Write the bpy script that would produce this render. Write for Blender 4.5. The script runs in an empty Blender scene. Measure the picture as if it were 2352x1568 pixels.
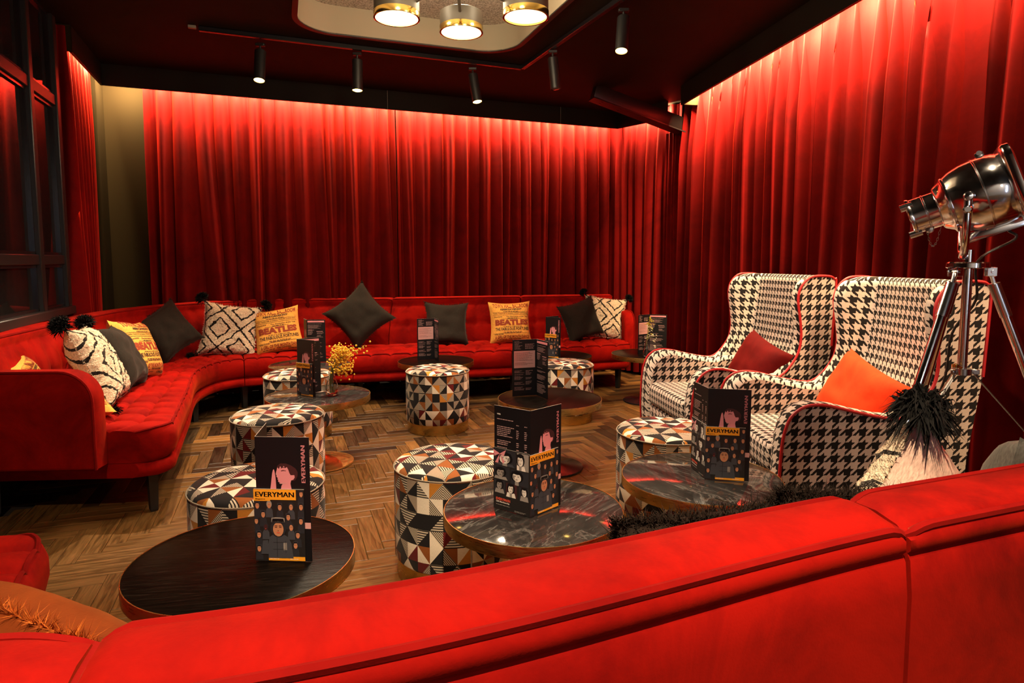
import bpy, bmesh, math, random
from mathutils import Vector, Matrix, noise
from mathutils.geometry import tessellate_polygon
random.seed(7)
PI = math.pi
SC = bpy.context.scene
COL = SC.collection
R = math.radians

# ------------------------------------------------------------------ camera
cd = bpy.data.cameras.new('camera'); cam = bpy.data.objects.new('camera', cd); COL.objects.link(cam)
cam.location = (0, 0, 1.22); cam.rotation_euler = (R(85), 0, 0)
cd.sensor_width = 36; cd.lens = 22.194; cd.shift_y = -0.0242; cd.clip_start = 0.05
SC.camera = cam
# ------------------------------------------------------------------ view + world
vs = SC.view_settings
vs.view_transform = 'Standard'; vs.look = 'None'; vs.gamma = 1; vs.use_curve_mapping = False
vs.exposure = 0.92
w = bpy.data.worlds.new('world'); SC.world = w; w.use_nodes = True
w.node_tree.nodes['Background'].inputs[0].default_value = (1.0, .62, .4, 1)
w.node_tree.nodes['Background'].inputs[1].default_value = 0.012
# ------------------------------------------------------------------ lights of the room and added fills
WARM = (1.0, .755, .49); LEDC = (1.0, .68, .36)
def spot(loc, tgt, power, angle=60, blend=.45, rad=.025, col=WARM):
    l = bpy.data.lights.new('spot_beam', 'SPOT'); l.energy = power; l.color = col
    l.spot_size = R(angle); l.spot_blend = blend; l.shadow_soft_size = rad
    o = bpy.data.objects.new('spot_beam', l); COL.objects.link(o); o.location = loc
    o.rotation_euler = (Vector(tgt) - Vector(loc)).to_track_quat('-Z', 'Y').to_euler(); o['kind'] = 'helper'
    return o
def strip_light(p0, p1, z, power, tilt_dir, width=.03, col=LEDC, down=.25):
    a = Vector((p0[0], p0[1], z)); b = Vector((p1[0], p1[1], z)); d = b - a
    l = bpy.data.lights.new('led_glow', 'AREA'); l.shape = 'RECTANGLE'; l.size = d.length; l.size_y = width
    l.energy = power * d.length; l.color = col
    o = bpy.data.objects.new('led_glow', l); COL.objects.link(o)
    zdir = -(Vector((tilt_dir[0], tilt_dir[1], -down)).normalized()); x = d.normalized()
    zdir = (zdir - x * zdir.dot(x)).normalized(); y = zdir.cross(x)
    m = Matrix((x, y, zdir)).transposed().to_4x4(); m.translation = (a + b) / 2
    o.matrix_world = m; o['kind'] = 'helper'
    return o
# LED strips tucked behind the pelmets, washing down the curtains
PB0, PB1 = (-3.289, 5.21), (1.123, 6.878)      # pelmet over the back curtain
PL0, PL1 = (-2.963, 4.389), (-3.289, 5.21)     # over the left curtain
PS0, PS1 = (1.123, 6.878), (1.53, 6.40)        # over the angled corner
PR0, PR1 = (1.53, 5.84), (2.50, -0.6)          # over the right curtain
def off(p, n, d): return (p[0] + n[0] * d, p[1] + n[1] * d)
def unit(a, b):
    v = Vector((b[0] - a[0], b[1] - a[1])); v.normalize(); return v
nB = (-.354, .936); nL = (-.929, -.369); nS = (.763, .647); nR = (.989, .149)
LED = 100.0
strip_light(off((-3.26, 5.22), nB, .075), off((1.09, 6.865), nB, .075), 2.735, LED * .85, nB)
strip_light(off(PL0, nL, .03), off((-3.26, 5.13), nL, .03), 2.735, LED, nL)
strip_light(off((1.15, 6.85), nS, .055), off((1.50, 6.44), nS, .055), 2.735, LED * .9, nS)
strip_light(off(PR0, nR, .06), off((2.30, .8), nR, .06), 2.735, LED * 1.35, nR, down=.45)
# track spots (the lit fixtures in view, then those of the same track beyond the frame's top edge, and added fills)
SPOTS_LIT = [((-1.79, 4.60), (-1.75, 4.2, 0)), ((-1.15, 4.84), (-1.05, 4.85, 0)), ((-.295, 5.22), (-.20, 5.0, 0)), ((.655, 4.04), (.45, 3.7, 0))]
SP = 76
for (x, y), t in SPOTS_LIT:
    spot((x, y, 2.46), t, SP, 74, .5)
spot((.92, 3.62, 2.52), (1.40, 3.75, .6), SP * .75, 58, .5)
spot((1.10, 2.75, 2.52), (1.45, 2.95, .5), SP * .55, 58, .5)
spot((-1.75, 3.75, 2.55), (-2.0, 3.5, .3), SP * 2.0, 58, .5)
spot((-.55, 1.85, 2.6), (-.75, 2.0, 0), SP * .32, 60, .5)
spot((.30, 2.1, 2.6), (.18, 2.45, 0), SP * .9, 54, .5)
spot((.05, -.05, 2.72), (.1, .80, .86), SP * 3.1, 58, .7)
spot((-1.2, .1, 2.72), (-2.15, 2.9, .5), SP * 1.0, 34, .8)  # added fill that lifts the sofa arm, not a known track fixture
spot((-.3, -1.0, 2.72), (-.1, .55, .6), SP * .10, 44, .9)
spot((-.9, .75, 2.7), (-.9, 1.2, .45), SP * .8, 58, .6)
spot((.95, .6, 2.72), (.85, 1.05, .86), SP * .7, 48, .3)
spot((1.30, 1.75, 2.72), (1.55, 2.2, 1.4), SP * .35, 30, .5)
l = bpy.data.lights.new('back_fill', 'POINT'); l.energy = 9; l.color = (1, .86, .7); l.shadow_soft_size = .15  # added fill, brightens the unseen front wall and the sofa's rear
o = bpy.data.objects.new('back_fill', l); COL.objects.link(o); o.location = (.9, -2.0, 2.2); o['kind'] = 'helper'
spot((1.4, -1.3, 2.6), (1.6, -2.6, 1.4), 90, 120, .8, .1, (.92, .94, 1.0))  # added wash on the front wall, so the chrome has brightness to reflect
spot((-.2, -1.3, 2.6), (0, -2.6, 1.4), 70, 120, .8, .1, (1, .9, .78))  # second added wash on the unseen front wall
# cool spill from the foyer behind the camera
l = bpy.data.lights.new('foyer_spill', 'AREA'); l.shape = 'RECTANGLE'; l.size = .22; l.size_y = 1.3; l.energy = 4.5; l.color = (.55, .7, 1.0)
o = bpy.data.objects.new('foyer_spill', l); COL.objects.link(o); o.location = (1.9, -2.2, 1.5)
o.rotation_euler = (Vector((1.7, 2.2, 1.3)) - Vector(o.location)).to_track_quat('-Z', 'Y').to_euler(); o['kind'] = 'helper'

# ------------------------------------------------------------------ geometry helpers
class G:
    def __init__(s): s.v = []; s.f = []; s.uv = []; s.mi = []
    def face(s, idx, uv=None, mi=0):
        s.f.append(tuple(idx)); s.uv.append(uv); s.mi.append(mi)
    def vert(s, p): s.v.append((p[0], p[1], p[2])); return len(s.v) - 1
    def grid(s, rows, uvs=None, mi=0, close_u=False, close_v=False, flip=False):
        n = len(rows); m = len(rows[0]); base = len(s.v)
        for r in rows:
            for p in r: s.v.append((p[0], p[1], p[2]))
        for i in range(n if close_v else n - 1):
            i2 = (i + 1) % n
            for j in range(m if close_u else m - 1):
                j2 = (j + 1) % m
                q = [base + i * m + j, base + i * m + j2, base + i2 * m + j2, base + i2 * m + j]
                u = None
                if uvs:
                    ju = j + 1; iu = i + 1
                    u = [uvs(i, j), uvs(i, ju), uvs(iu, ju), uvs(iu, j)]
                if flip: q.reverse(); u = u[::-1] if u else None
                s.face(q, u, mi)
        return base
    def poly(s, pts, mi=0, uv=None):
        b = len(s.v)
        for p in pts: s.v.append((p[0], p[1], p[2]))
        s.face(range(b, b + len(pts)), uv, mi)
    def box(s, x0, x1, y0, y1, z0, z1, mi=0, T=None):
        P = [(x0, y0, z0), (x1, y0, z0), (x1, y1, z0), (x0, y1, z0), (x0, y0, z1), (x1, y0, z1), (x1, y1, z1), (x0, y1, z1)]
        if T: P = [T @ Vector(p) for p in P]
        b = len(s.v); s.v += [tuple(p) for p in P]
        for q in ((3, 2, 1, 0), (4, 5, 6, 7), (0, 1, 5, 4), (1, 2, 6, 5), (2, 3, 7, 6), (3, 0, 4, 7)):
            s.face([b + k for k in q], None, mi)
    def tube(s, pts, r, n=8, closed=False, caps=True, mi=0, flat=None):
        pts = [Vector(p) for p in pts]; N = len(pts); rr = r if isinstance(r, (list, tuple)) else [r] * N
        rows = []; prev = None
        for i, p in enumerate(pts):
            a = pts[i - 1] if (i > 0 or closed) else p; b = pts[(i + 1) % N] if (i < N - 1 or closed) else p
            t = (b - a)
            t = t.normalized() if t.length > 1e-9 else Vector((0, 0, 1))
            if prev is None:
                up = Vector((0, 0, 1)) if abs(t.z) < .9 else Vector((1, 0, 0))
                x = t.cross(up).normalized()
            else:
                x = (prev - t * prev.dot(t)).normalized()
            prev = x; y = t.cross(x)
            fy = flat if flat else 1
            rows.append([p + (x * math.cos(2 * PI * k / n) + y * fy * math.sin(2 * PI * k / n)) * rr[i] for k in range(n)])
        b = s.grid(rows, None, mi, close_u=True, close_v=closed)
        if caps and not closed:
            s.face([b + k for k in range(n)][::-1], None, mi); s.face([b + (N - 1) * n + k for k in range(n)], None, mi)
    def lathe(s, prof, n=40, mi=0, T=None, capb=False, capt=False, mis=None, uvs=None):
        rows = []
        for r, z in prof:
            row = [Vector((r * math.cos(2 * PI * k / n), r * math.sin(2 * PI * k / n), z)) for k in range(n)]
            rows.append([T @ p for p in row] if T else row)
        b = s.grid(rows, uvs, mi, close_u=True)
        if mis:
            F0 = len(s.f) - (len(prof) - 1) * n
            for i in range(len(prof) - 1):
                for k in range(n): s.mi[F0 + i * n + k] = mis[i]
        if capb: s.face([b + k for k in range(n)][::-1], None, mi)
        if capt: s.face([b + (len(prof) - 1) * n + k for k in range(n)], None, mis[-1] if mis else mi)
        return b
    def bm(s, bm, T=None, mi=0):
        b = len(s.v); bm.verts.index_update()
        for v in bm.verts:
            p = T @ v.co if T else v.co; s.v.append(tuple(p))
        for f in bm.faces: s.face([b + v.index for v in f.verts], None, mi)
        bm.free()
    def rbox(s, sx, sy, sz, r, T=None, seg=2, mi=0):
        b = bmesh.new(); bmesh.ops.create_cube(b, size=1)
        for v in b.verts: v.co = (v.co.x * sx, v.co.y * sy, v.co.z * sz)
        bmesh.ops.bevel(b, geom=b.edges[:], offset=r, segments=seg, profile=.5, affect='EDGES')
        s.bm(b, T, mi)
    def xform(s, T): s.v = [tuple(T @ Vector(p)) for p in s.v]; return s

def obj(name, g, mats, parent=None, sharp=40, smooth=True):
    me = bpy.data.meshes.new(name); me.from_pydata(g.v, [], g.f)
    if any(u is not None for u in g.uv):
        lay = me.uv_layers.new(name='UVMap'); k = 0; data = []
        for f, u in zip(g.f, g.uv):
            for q in range(len(f)):
                data += list(u[q]) if u else [0.0, 0.0]
        lay.data.foreach_set('uv', data)
    for m in (mats if isinstance(mats, (list, tuple)) else [mats]): me.materials.append(m)
    me.polygons.foreach_set('material_index', g.mi)
    if smooth:
        me.polygons.foreach_set('use_smooth', [True] * len(g.f)); me.set_sharp_from_angle(angle=R(sharp))
    me.update()
    o = bpy.data.objects.new(name, me); COL.objects.link(o)
    if parent: o.parent = parent
    return o
def tag(o, label=None, cat=None, group=None, kind=None):
    if label: o['label'] = label
    if cat: o['category'] = cat
    if group: o['group'] = group
    if kind: o['kind'] = kind
    return o
def thing(name, label, cat, loc=(0, 0, 0), rz=0, group=None):
    o = bpy.data.objects.new(name, None); COL.objects.link(o); o.location = loc; o.rotation_euler = (0, 0, rz)
    o.empty_display_size = .1
    return tag(o, label, cat, group)
def dup(root, loc, rz=0, label=None, group=None):
    r = root.copy(); COL.objects.link(r); r.location = loc; r.rotation_euler = (0, 0, rz)
    if label: r['label'] = label
    if group: r['group'] = group
    for ch in list(root.children):
        c = ch.copy(); COL.objects.link(c); c.parent = r
        for gch in list(ch.children):
            d = gch.copy(); COL.objects.link(d); d.parent = c
    return r
def cr(P, t):
    """Catmull-Rom through the points P, t in [0, len-1]"""
    n = len(P) - 1; t = max(0, min(n, t)); i = min(int(t), n - 1); u = t - i
    p = [Vector(P[max(0, min(n, k))]) for k in (i - 1, i, i + 1, i + 2)]
    if i == 0: p[0] = p[1] * 2 - p[2]
    if i == n - 1: p[3] = p[2] * 2 - p[1]
    return .5 * ((2 * p[1]) + (p[2] - p[0]) * u + (2 * p[0] - 5 * p[1] + 4 * p[2] - p[3]) * u * u + (3 * p[1] - p[0] - 3 * p[2] + p[3]) * u ** 3)
def lerp(a, b, t): return a + (b - a) * t
def smooth01(t): t = max(0, min(1, t)); return t * t * (3 - 2 * t)

# ------------------------------------------------------------------ flat text -> mesh data (cached)
TXT = {}
def text_mesh(s, bold=0.0):
    key = (s, bold)
    if key in TXT: return TXT[key]
    c = bpy.data.curves.new('lettering', 'FONT'); c.body = s; c.size = 1; c.offset = bold; c.resolution_u = 2
    o = bpy.data.objects.new('lettering', c); COL.objects.link(o)
    bpy.context.view_layer.update()
    me = o.evaluated_get(bpy.context.evaluated_depsgraph_get()).to_mesh()
    V = [(v.co.x, v.co.y) for v in me.vertices]; F = [tuple(p.vertices) for p in me.polygons]
    o.evaluated_get(bpy.context.evaluated_depsgraph_get()).to_mesh_clear()
    bpy.data.objects.remove(o); bpy.data.curves.remove(c)
    x0 = min(v[0] for v in V); x1 = max(v[0] for v in V); y0 = min(v[1] for v in V); y1 = max(v[1] for v in V)
    V = [((x - x0) / (x1 - x0), (y - y0) / (y1 - y0)) for x, y in V]
    TXT[key] = (V, F); return TXT[key]
def put_text(g, s, rect, fn, mi=0, bold=.012, rot=0):
    """rect = (x0, y0, w, h) in a flat print space; fn maps it to 3D; rot=1 reads upwards"""
    V, F = text_mesh(s, bold); x0, y0, w, h = rect; b = len(g.v)
    for u, v in V:
        if rot: u, v = 1 - v, u
        g.v.append(tuple(fn(x0 + u * w, y0 + v * h)))
    for f in F: g.face([b + k for k in f], None, mi)

# ------------------------------------------------------------------ materials
class Mat:
    def __init__(s, name, col=(.5, .5, .5), rough=.5, metal=0.0, spec=None, sheen=0, sheen_tint=None, coat=0, emit=None, estr=0):
        s.m = bpy.data.materials.new(name); s.m.use_nodes = True; s.nt = s.m.node_tree
        s.b = s.nt.nodes['Principled BSDF']; i = s.b.inputs
        i['Base Color'].default_value = (*col, 1); i['Roughness'].default_value = rough; i['Metallic'].default_value = metal
        if spec is not None: i['Specular IOR Level'].default_value = spec
        if sheen:
            i['Sheen Weight'].default_value = sheen; i['Sheen Roughness'].default_value = .4
            i['Sheen Tint'].default_value = (*(sheen_tint or col), 1)
        if coat: i['Coat Weight'].default_value = coat; i['Coat Roughness'].default_value = .06
        if emit: i['Emission Color'].default_value = (*emit, 1); i['Emission Strength'].default_value = estr
    def n(s, t, **kw):
        x = s.nt.nodes.new(t)
        for k, v in kw.items(): setattr(x, k, v)
        return x
    def L(s, a, b): s.nt.links.new(a, b)
    def val(s, sock, v):
        if isinstance(v, (int, float)): sock.default_value = v
        else: s.L(v, sock)
    def math(s, op, a, b=0.0, c=0.0):
        x = s.n('ShaderNodeMath', operation=op); s.val(x.inputs[0], a); s.val(x.inputs[1], b); s.val(x.inputs[2], c); return x.outputs[0]
    def ramp(s, fac, stops, const=False):
        x = s.n('ShaderNodeValToRGB'); e = x.color_ramp.elements
        x.color_ramp.interpolation = 'CONSTANT' if const else 'LINEAR'
        while len(e) < len(stops): e.new(1)
        for k, (p, c) in enumerate(stops): e[k].position = p; e[k].color = (*c, 1)
        s.L(fac, x.inputs[0]); return x.outputs[0]
    def mix(s, fac, a, b, op='MIX'):
        x = s.n('ShaderNodeMix', data_type='RGBA', blend_type=op)
        s.val(x.inputs[0], fac)
        for k, v in ((6, a), (7, b)):
            if isinstance(v, tuple): x.inputs[k].default_value = (*v, 1)
            else: s.L(v, x.inputs[k])
        return x.outputs[2]
    def noise(s, vec=None, scale=5, detail=3, rough=.5, out=0, dist=0):
        x = s.n('ShaderNodeTexNoise'); x.inputs['Scale'].default_value = scale; x.inputs['Detail'].default_value = detail
        x.inputs['Roughness'].default_value = rough; x.inputs['Distortion'].default_value = dist
        if vec is not None: s.L(vec, x.inputs['Vector'])
        return x.outputs[out]
    def coord(s, k='Object'): return s.n('ShaderNodeTexCoord').outputs[k]
    def mapping(s, vec, scale=(1, 1, 1), loc=(0, 0, 0), rot=(0, 0, 0)):
        x = s.n('ShaderNodeMapping'); s.L(vec, x.inputs[0]); x.inputs['Scale'].default_value = scale
        x.inputs['Location'].default_value = loc; x.inputs['Rotation'].default_value = rot; return x.outputs[0]
    def sep(s, vec): x = s.n('ShaderNodeSeparateXYZ'); s.L(vec, x.inputs[0]); return x.outputs
    def comb(s, a, b, c=0.0):
        x = s.n('ShaderNodeCombineXYZ')
        for k, v in enumerate((a, b, c)): s.val(x.inputs[k], v)
        return x.outputs[0]
    def bump(s, h, strength=.3, dist=.01):
        x = s.n('ShaderNodeBump'); x.inputs['Strength'].default_value = strength; x.inputs['Distance'].default_value = dist
        s.L(h, x.inputs['Height']); s.L(x.outputs[0], s.b.inputs['Normal'])
    def base(s, c): s.L(c, s.b.inputs['Base Color'])
    def rough(s, c): s.L(c, s.b.inputs['Roughness'])

def velvet(name, c0, c1, tint, sheen=.35, scale=3.0):
    M = Mat(name, c0, .85, spec=.08, sheen=sheen, sheen_tint=tint)
    co = M.coord()
    f = M.noise(co, scale, 6, .68, dist=.5)
    M.base(M.ramp(f, [(.33, c0), (.58, c1)]))
    M.bump(M.noise(co, 260, 2, .6), .12, .002)
    return M.m
m_sofa = velvet('red_velvet', (.12, .0003, .0003), (.27, .0030, .0007), (1, .12, .02), .14, 3.2)
m_curtain = velvet('curtain_velvet', (.066, .0003, .0003), (.115, .0010, .0006), (1, .04, .015), .36, 2.0)
m_piping = velvet('velvet_piping', (.12, .001, .0008), (.20, .0026, .0014), (1, .12, .05), .12)
m_red_cush = velvet('dark_red_velvet', (.050, .0008, .0009), (.085, .0014, .0014), (1, .1, .06), .12)
m_orange_cush = velvet('orange_velvet', (.62, .030, .006), (.80, .055, .012), (1, .3, .12), .25)
m_orange_brown = velvet('burnt_orange_velvet', (.085, .014, .002), (.16, .030, .004), (1, .4, .1), .3)
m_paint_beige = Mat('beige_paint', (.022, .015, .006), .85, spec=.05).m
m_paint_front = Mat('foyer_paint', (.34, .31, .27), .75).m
m_paint_dark = Mat('dark_paint', (.012, .009, .006), .65, spec=.12).m
m_black = Mat('black_metal', (.012, .011, .011), .42).m
m_black_gloss = Mat('black_enamel', (.01, .008, .009), .22).m
m_deep = Mat('dark_void', (.006, .004, .004), .9).m
m_grey = Mat('olive_grey_paint', (.20, .17, .125), .5).m

def ceiling_mat():
    M = Mat('ceiling_paint', (.04, .026, .016), .7, spec=.08)
    f = M.noise(M.coord(), 2.5, 4, .6)
    M.base(M.ramp(f, [(.3, (.013, .010, .0065)), (.7, (.018, .014, .0095))]))
    return M.m
m_ceiling = ceiling_mat()
def stipple():
    M = Mat('stippled_plaster', (.62, .56, .46), .9)
    f = M.noise(M.coord(), 75, 3, .7)
    M.base(M.ramp(f, [(.35, (.26, .22, .16)), (.6, (.72, .66, .56))]))
    M.bump(f, 1.0, .02)
    return M.m
m_stipple = stipple()
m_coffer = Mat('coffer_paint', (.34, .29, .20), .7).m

def wood_floor():
    M = Mat('oak_plank', (.2, .1, .04), .42, spec=.4)
    uv = M.coord('UV'); geo = M.n('ShaderNodeNewGeometry'); rnd = geo.outputs['Random Per Island']
    sh = M.math('MULTIPLY', rnd, 37.0)
    s = M.sep(uv)
    v = M.comb(M.math('ADD', M.math('MULTIPLY', s[0], 3.0), sh), M.math('ADD', M.math('MULTIPLY', s[1], 34.0), sh), sh)
    g1 = M.noise(v, 1.6, 5, .6, dist=.9)
    v2 = M.comb(M.math('MULTIPLY', s[0], 9.0), M.math('MULTIPLY', s[1], 160.0), sh)
    g2 = M.noise(v2, 1.5, 3, .6)
    tone = M.ramp(rnd, [(0, (.026, .013, .005)), (.18, (.050, .025, .009)), (.38, (.108, .052, .016)), (.58, (.165, .080, .022)), (.74, (.072, .044, .022)), (.88, (.22, .105, .029)), (1, (.28, .135, .038))])
    gr = M.ramp(g1, [(.28, (.30, .27, .26)), (.5, (.85, .85, .85)), (.75, (1.2, 1.12, 1.0))])
    c = M.mix(1.0, tone, gr, 'MULTIPLY')
    g3 = M.ramp(g2, [(.3, (.62, .60, .58)), (.6, (1.05, 1.03, 1.0))])
    M.base(M.mix(.8, c, g3, 'MULTIPLY'))
    M.rough(M.ramp(g1, [(.3, (.30,) * 3), (.8, (.52,) * 3)]))
    M.bump(g2, .18, .002)
    return M.m
m_plank = wood_floor()
m_gap = Mat('floor_joint', (.018, .010, .006), .9).m

def marble():
    M = Mat('dark_marble', (.05, .045, .045), .08, spec=.5, coat=.3)
    co = M.coord()
    a = M.noise(M.mapping(co, (1.6, 4, 1), rot=(0, 0, .35)), 1.7, 8, .62, dist=.8)
    st = M.noise(M.mapping(co, (2.5, 16, 1), rot=(0, 0, .55)), 2.2, 8, .72, dist=1.0)
    st2 = M.noise(M.mapping(co, (3, 20, 1), rot=(0, 0, -.25)), 1.8, 8, .72, dist=1.2)
    v = M.noise(M.mapping(co, (2, 6, 1), rot=(0, 0, .2)), 1.1, 6, .6, dist=1.2)
    v = M.math('POWER', M.math('MAXIMUM', M.math('SUBTRACT', 1.0, M.math('MULTIPLY', M.math('ABSOLUTE', M.math('SUBTRACT', v, .5)), 45.0)), 0.0), 2.0)
    c = M.ramp(a, [(.30, (.010, .009, .009)), (.55, (.026, .023, .022)), (.80, (.060, .054, .050))])
    k = M.math('MULTIPLY', M.math('MULTIPLY', M.math('MAXIMUM', M.math('SUBTRACT', st, .50), 0.0), M.math('MAXIMUM', M.math('SUBTRACT', st2, .35), 0.0)), 9.0)
    c = M.mix(M.math('MINIMUM', k, .36), c, (.16, .145, .135))
    M.base(M.mix(M.math('MULTIPLY', v, .28), c, (.30, .28, .26)))
    return M.m
m_marble = marble()
def black_wood():
    M = Mat('black_stained_ash', (.02, .012, .01), .30, spec=.07)
    co = M.mapping(M.coord(), (2.2, 22, 1), rot=(0, 0, .15))
    a = M.noise(co, 2.2, 6, .65, dist=2.5)
    M.base(M.ramp(a, [(.35, (.0018, .0013, .0011)), (.55, (.0045, .003, .0022)), (.75, (.018, .012, .009))]))
    M.bump(a, .35, .003)
    return M.m
m_blackwood = black_wood()
def brass_mat(name, c, rough):
    M = Mat(name, c, rough, 1.0)
    f = M.noise(M.mapping(M.coord(), (6, 6, 60)), 4, 3, .6)
    M.rough(M.ramp(f, [(.3, (rough * .8,) * 3), (.7, (rough * 1.3,) * 3)]))
    return M.m
m_brass = brass_mat('brushed_brass', (.56, .37, .12), .30)
m_brass_polished = brass_mat('polished_brass', (.78, .55, .16), .16)
def chrome_mat():
    M = Mat('polished_chrome', (.72, .71, .72), .07, 1.0)
    f = M.noise(M.coord(), 14, 3, .5)
    M.rough(M.ramp(f, [(.3, (.09,) * 3), (.75, (.22,) * 3)]))
    return M.m
m_brass_base = brass_mat('satin_brass', (.86, .60, .20), .36)
m_chrome = chrome_mat()
m_steel = Mat('brushed_steel', (.55, .54, .54), .22, 1.0).m

def stool_mat():
    M = Mat('geometric_woven_fabric', (.6, .55, .45), .85, spec=.2, sheen=.1, sheen_tint=(1, .9, .8))
    s = M.sep(M.coord('UV'))
    cu, cv = M.math('FLOOR', s[0]), M.math('FLOOR', s[1]); fu, fv = M.math('FRACT', s[0]), M.math('FRACT', s[1])
    oi = M.n('ShaderNodeObjectInfo').outputs['Random']
    wn = M.n('ShaderNodeTexWhiteNoise', noise_dimensions='3D'); M.L(M.comb(cu, cv, 3.7), wn.inputs['Vector'])
    par = M.math('MODULO', M.math('ADD', M.math('ADD', cu, cv), 400.0), 2.0)
    t1 = M.math('GREATER_THAN', fu, fv); t2 = M.math('GREATER_THAN', M.math('ADD', fu, fv), 1.0)
    tri = M.math('ADD', M.math('MULTIPLY', t1, par), M.math('MULTIPLY', t2, M.math('SUBTRACT', 1.0, par)))
    w2 = M.n('ShaderNodeTexWhiteNoise', noise_dimensions='3D'); M.L(M.comb(M.math('ADD', cu, .31), M.math('ADD', cv, .17), M.math('MULTIPLY', tri, 5.3)), w2.inputs['Vector'])
    r = w2.outputs['Value']
    cream, taupe, blk, rust, ox, amber = (.82, .74, .60), (.34, .27, .20), (.012, .011, .012), (.27, .085, .018), (.13, .010, .010), (.52, .21, .03)
    # dark family on one triangle, light family on the other: keeps the pinwheel look
    darkc = M.ramp(r, [(0, blk), (.50, rust), (.64, ox), (.77, amber), (.84, cream), (.90, blk)], True)
    lightc = M.ramp(r, [(0, cream), (.38, taupe), (.62, cream), (.70, cream), (.92, blk)], True)
    wv = M.math('MODULO', M.math('ADD', M.math('MULTIPLY', M.math('FLOOR', M.math('MULTIPLY', wn.outputs['Value'], 4.0)), 1.0), tri), 2.0)
    col = M.mix(wv, darkc, lightc)
    # striped triangles
    diag = M.math('FRACT', M.math('MULTIPLY', M.math('ADD', M.math('MULTIPLY', fu, M.math('GREATER_THAN', r, .5)), fv), 6.5))
    st = M.mix(M.math('GREATER_THAN', diag, .45), (.012, .011, .012), (.60, .52, .40))
    w3 = M.n('ShaderNodeTexWhiteNoise', noise_dimensions='3D'); M.L(M.comb(cu, cv, M.math('ADD', M.math('MULTIPLY', tri, 2.2), 9.1)), w3.inputs['Vector'])
    col = M.mix(M.math('MULTIPLY', M.math('GREATER_THAN', w3.outputs['Value'], .40), wv), col, st)
    # weave
    wx = M.math('SINE', M.math('MULTIPLY', s[0], 190.0)); wy = M.math('SINE', M.math('MULTIPLY', s[1], 120.0))
    nz = M.noise(M.comb(M.math('MULTIPLY', s[0], 40.0), M.math('MULTIPLY', s[1], 4.0)), 2, 2, .6)
    k = M.ramp(nz, [(.3, (.72, .70, .68)), (.65, (1.05, 1.05, 1.05))])
    M.base(M.mix(.75, col, k, 'MULTIPLY'))
    M.bump(M.math('MULTIPLY', wx, wy), .15, .001)
    return M.m
m_stool = stool_mat()

def houndstooth():
    M = Mat('houndstooth_fabric', (.6, .5, .45), .88, spec=.15, sheen=.1, sheen_tint=(1, .9, .8))
    s = M.sep(M.coord('UV')); u, v = s[0], s[1]
    j = M.noise(M.comb(u, v), 9, 2, .5); jj = M.math('MULTIPLY', M.math('SUBTRACT', j, .5), .06)
    u = M.math('ADD', u, jj); v = M.math('ADD', v, jj)
    fu = M.math('LESS_THAN', M.math('FRACT', u), .5); fv = M.math('LESS_THAN', M.math('FRACT', v), .5)
    top = M.math('LESS_THAN', M.math('FRACT', M.math('MULTIPLY', M.math('ADD', u, v), 2.0)), .5)
    k = M.math('ADD', M.math('MULTIPLY', top, fu), M.math('MULTIPLY', M.math('SUBTRACT', 1.0, top), fv))
    f = M.noise(M.comb(M.math('MULTIPLY', u, 30.0), M.math('MULTIPLY', v, 5.0)), 2, 2, .6)
    light = M.ramp(f, [(.3, (.44, .35, .30)), (.65, (.64, .53, .46))])
    M.base(M.mix(k, light, (.012, .010, .010)))
    M.bump(f, .2, .002)
    return M.m
m_hound = houndstooth()
m_red_pipe = Mat('red_piping', (.38, .006, .008), .5).m
m_darkfab = None
def linen(name, c, s=300):
    M = Mat(name, c, .9, spec=.15, sheen=.08, sheen_tint=(1, .9, .8))
    f = M.noise(M.mapping(M.coord(), (1, 1, .25)), s, 2, .6)
    M.base(M.ramp(f, [(.3, tuple(x * .75 for x in c)), (.7, tuple(x * 1.2 for x in c))])); M.bump(f, .2, .001)
    return M.m
m_charcoal = linen('charcoal_linen', (.020, .016, .012))
m_greyfab = linen('grey_linen', (.13, .125, .11))
m_yellow = linen('yellow_cotton', (.74, .37, .07))
m_poster_red = Mat('poster_red_ink', (.26, .035, .008), .8).m
m_poster_black = Mat('poster_black_ink', (.05, .028, .012), .8).m
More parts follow.
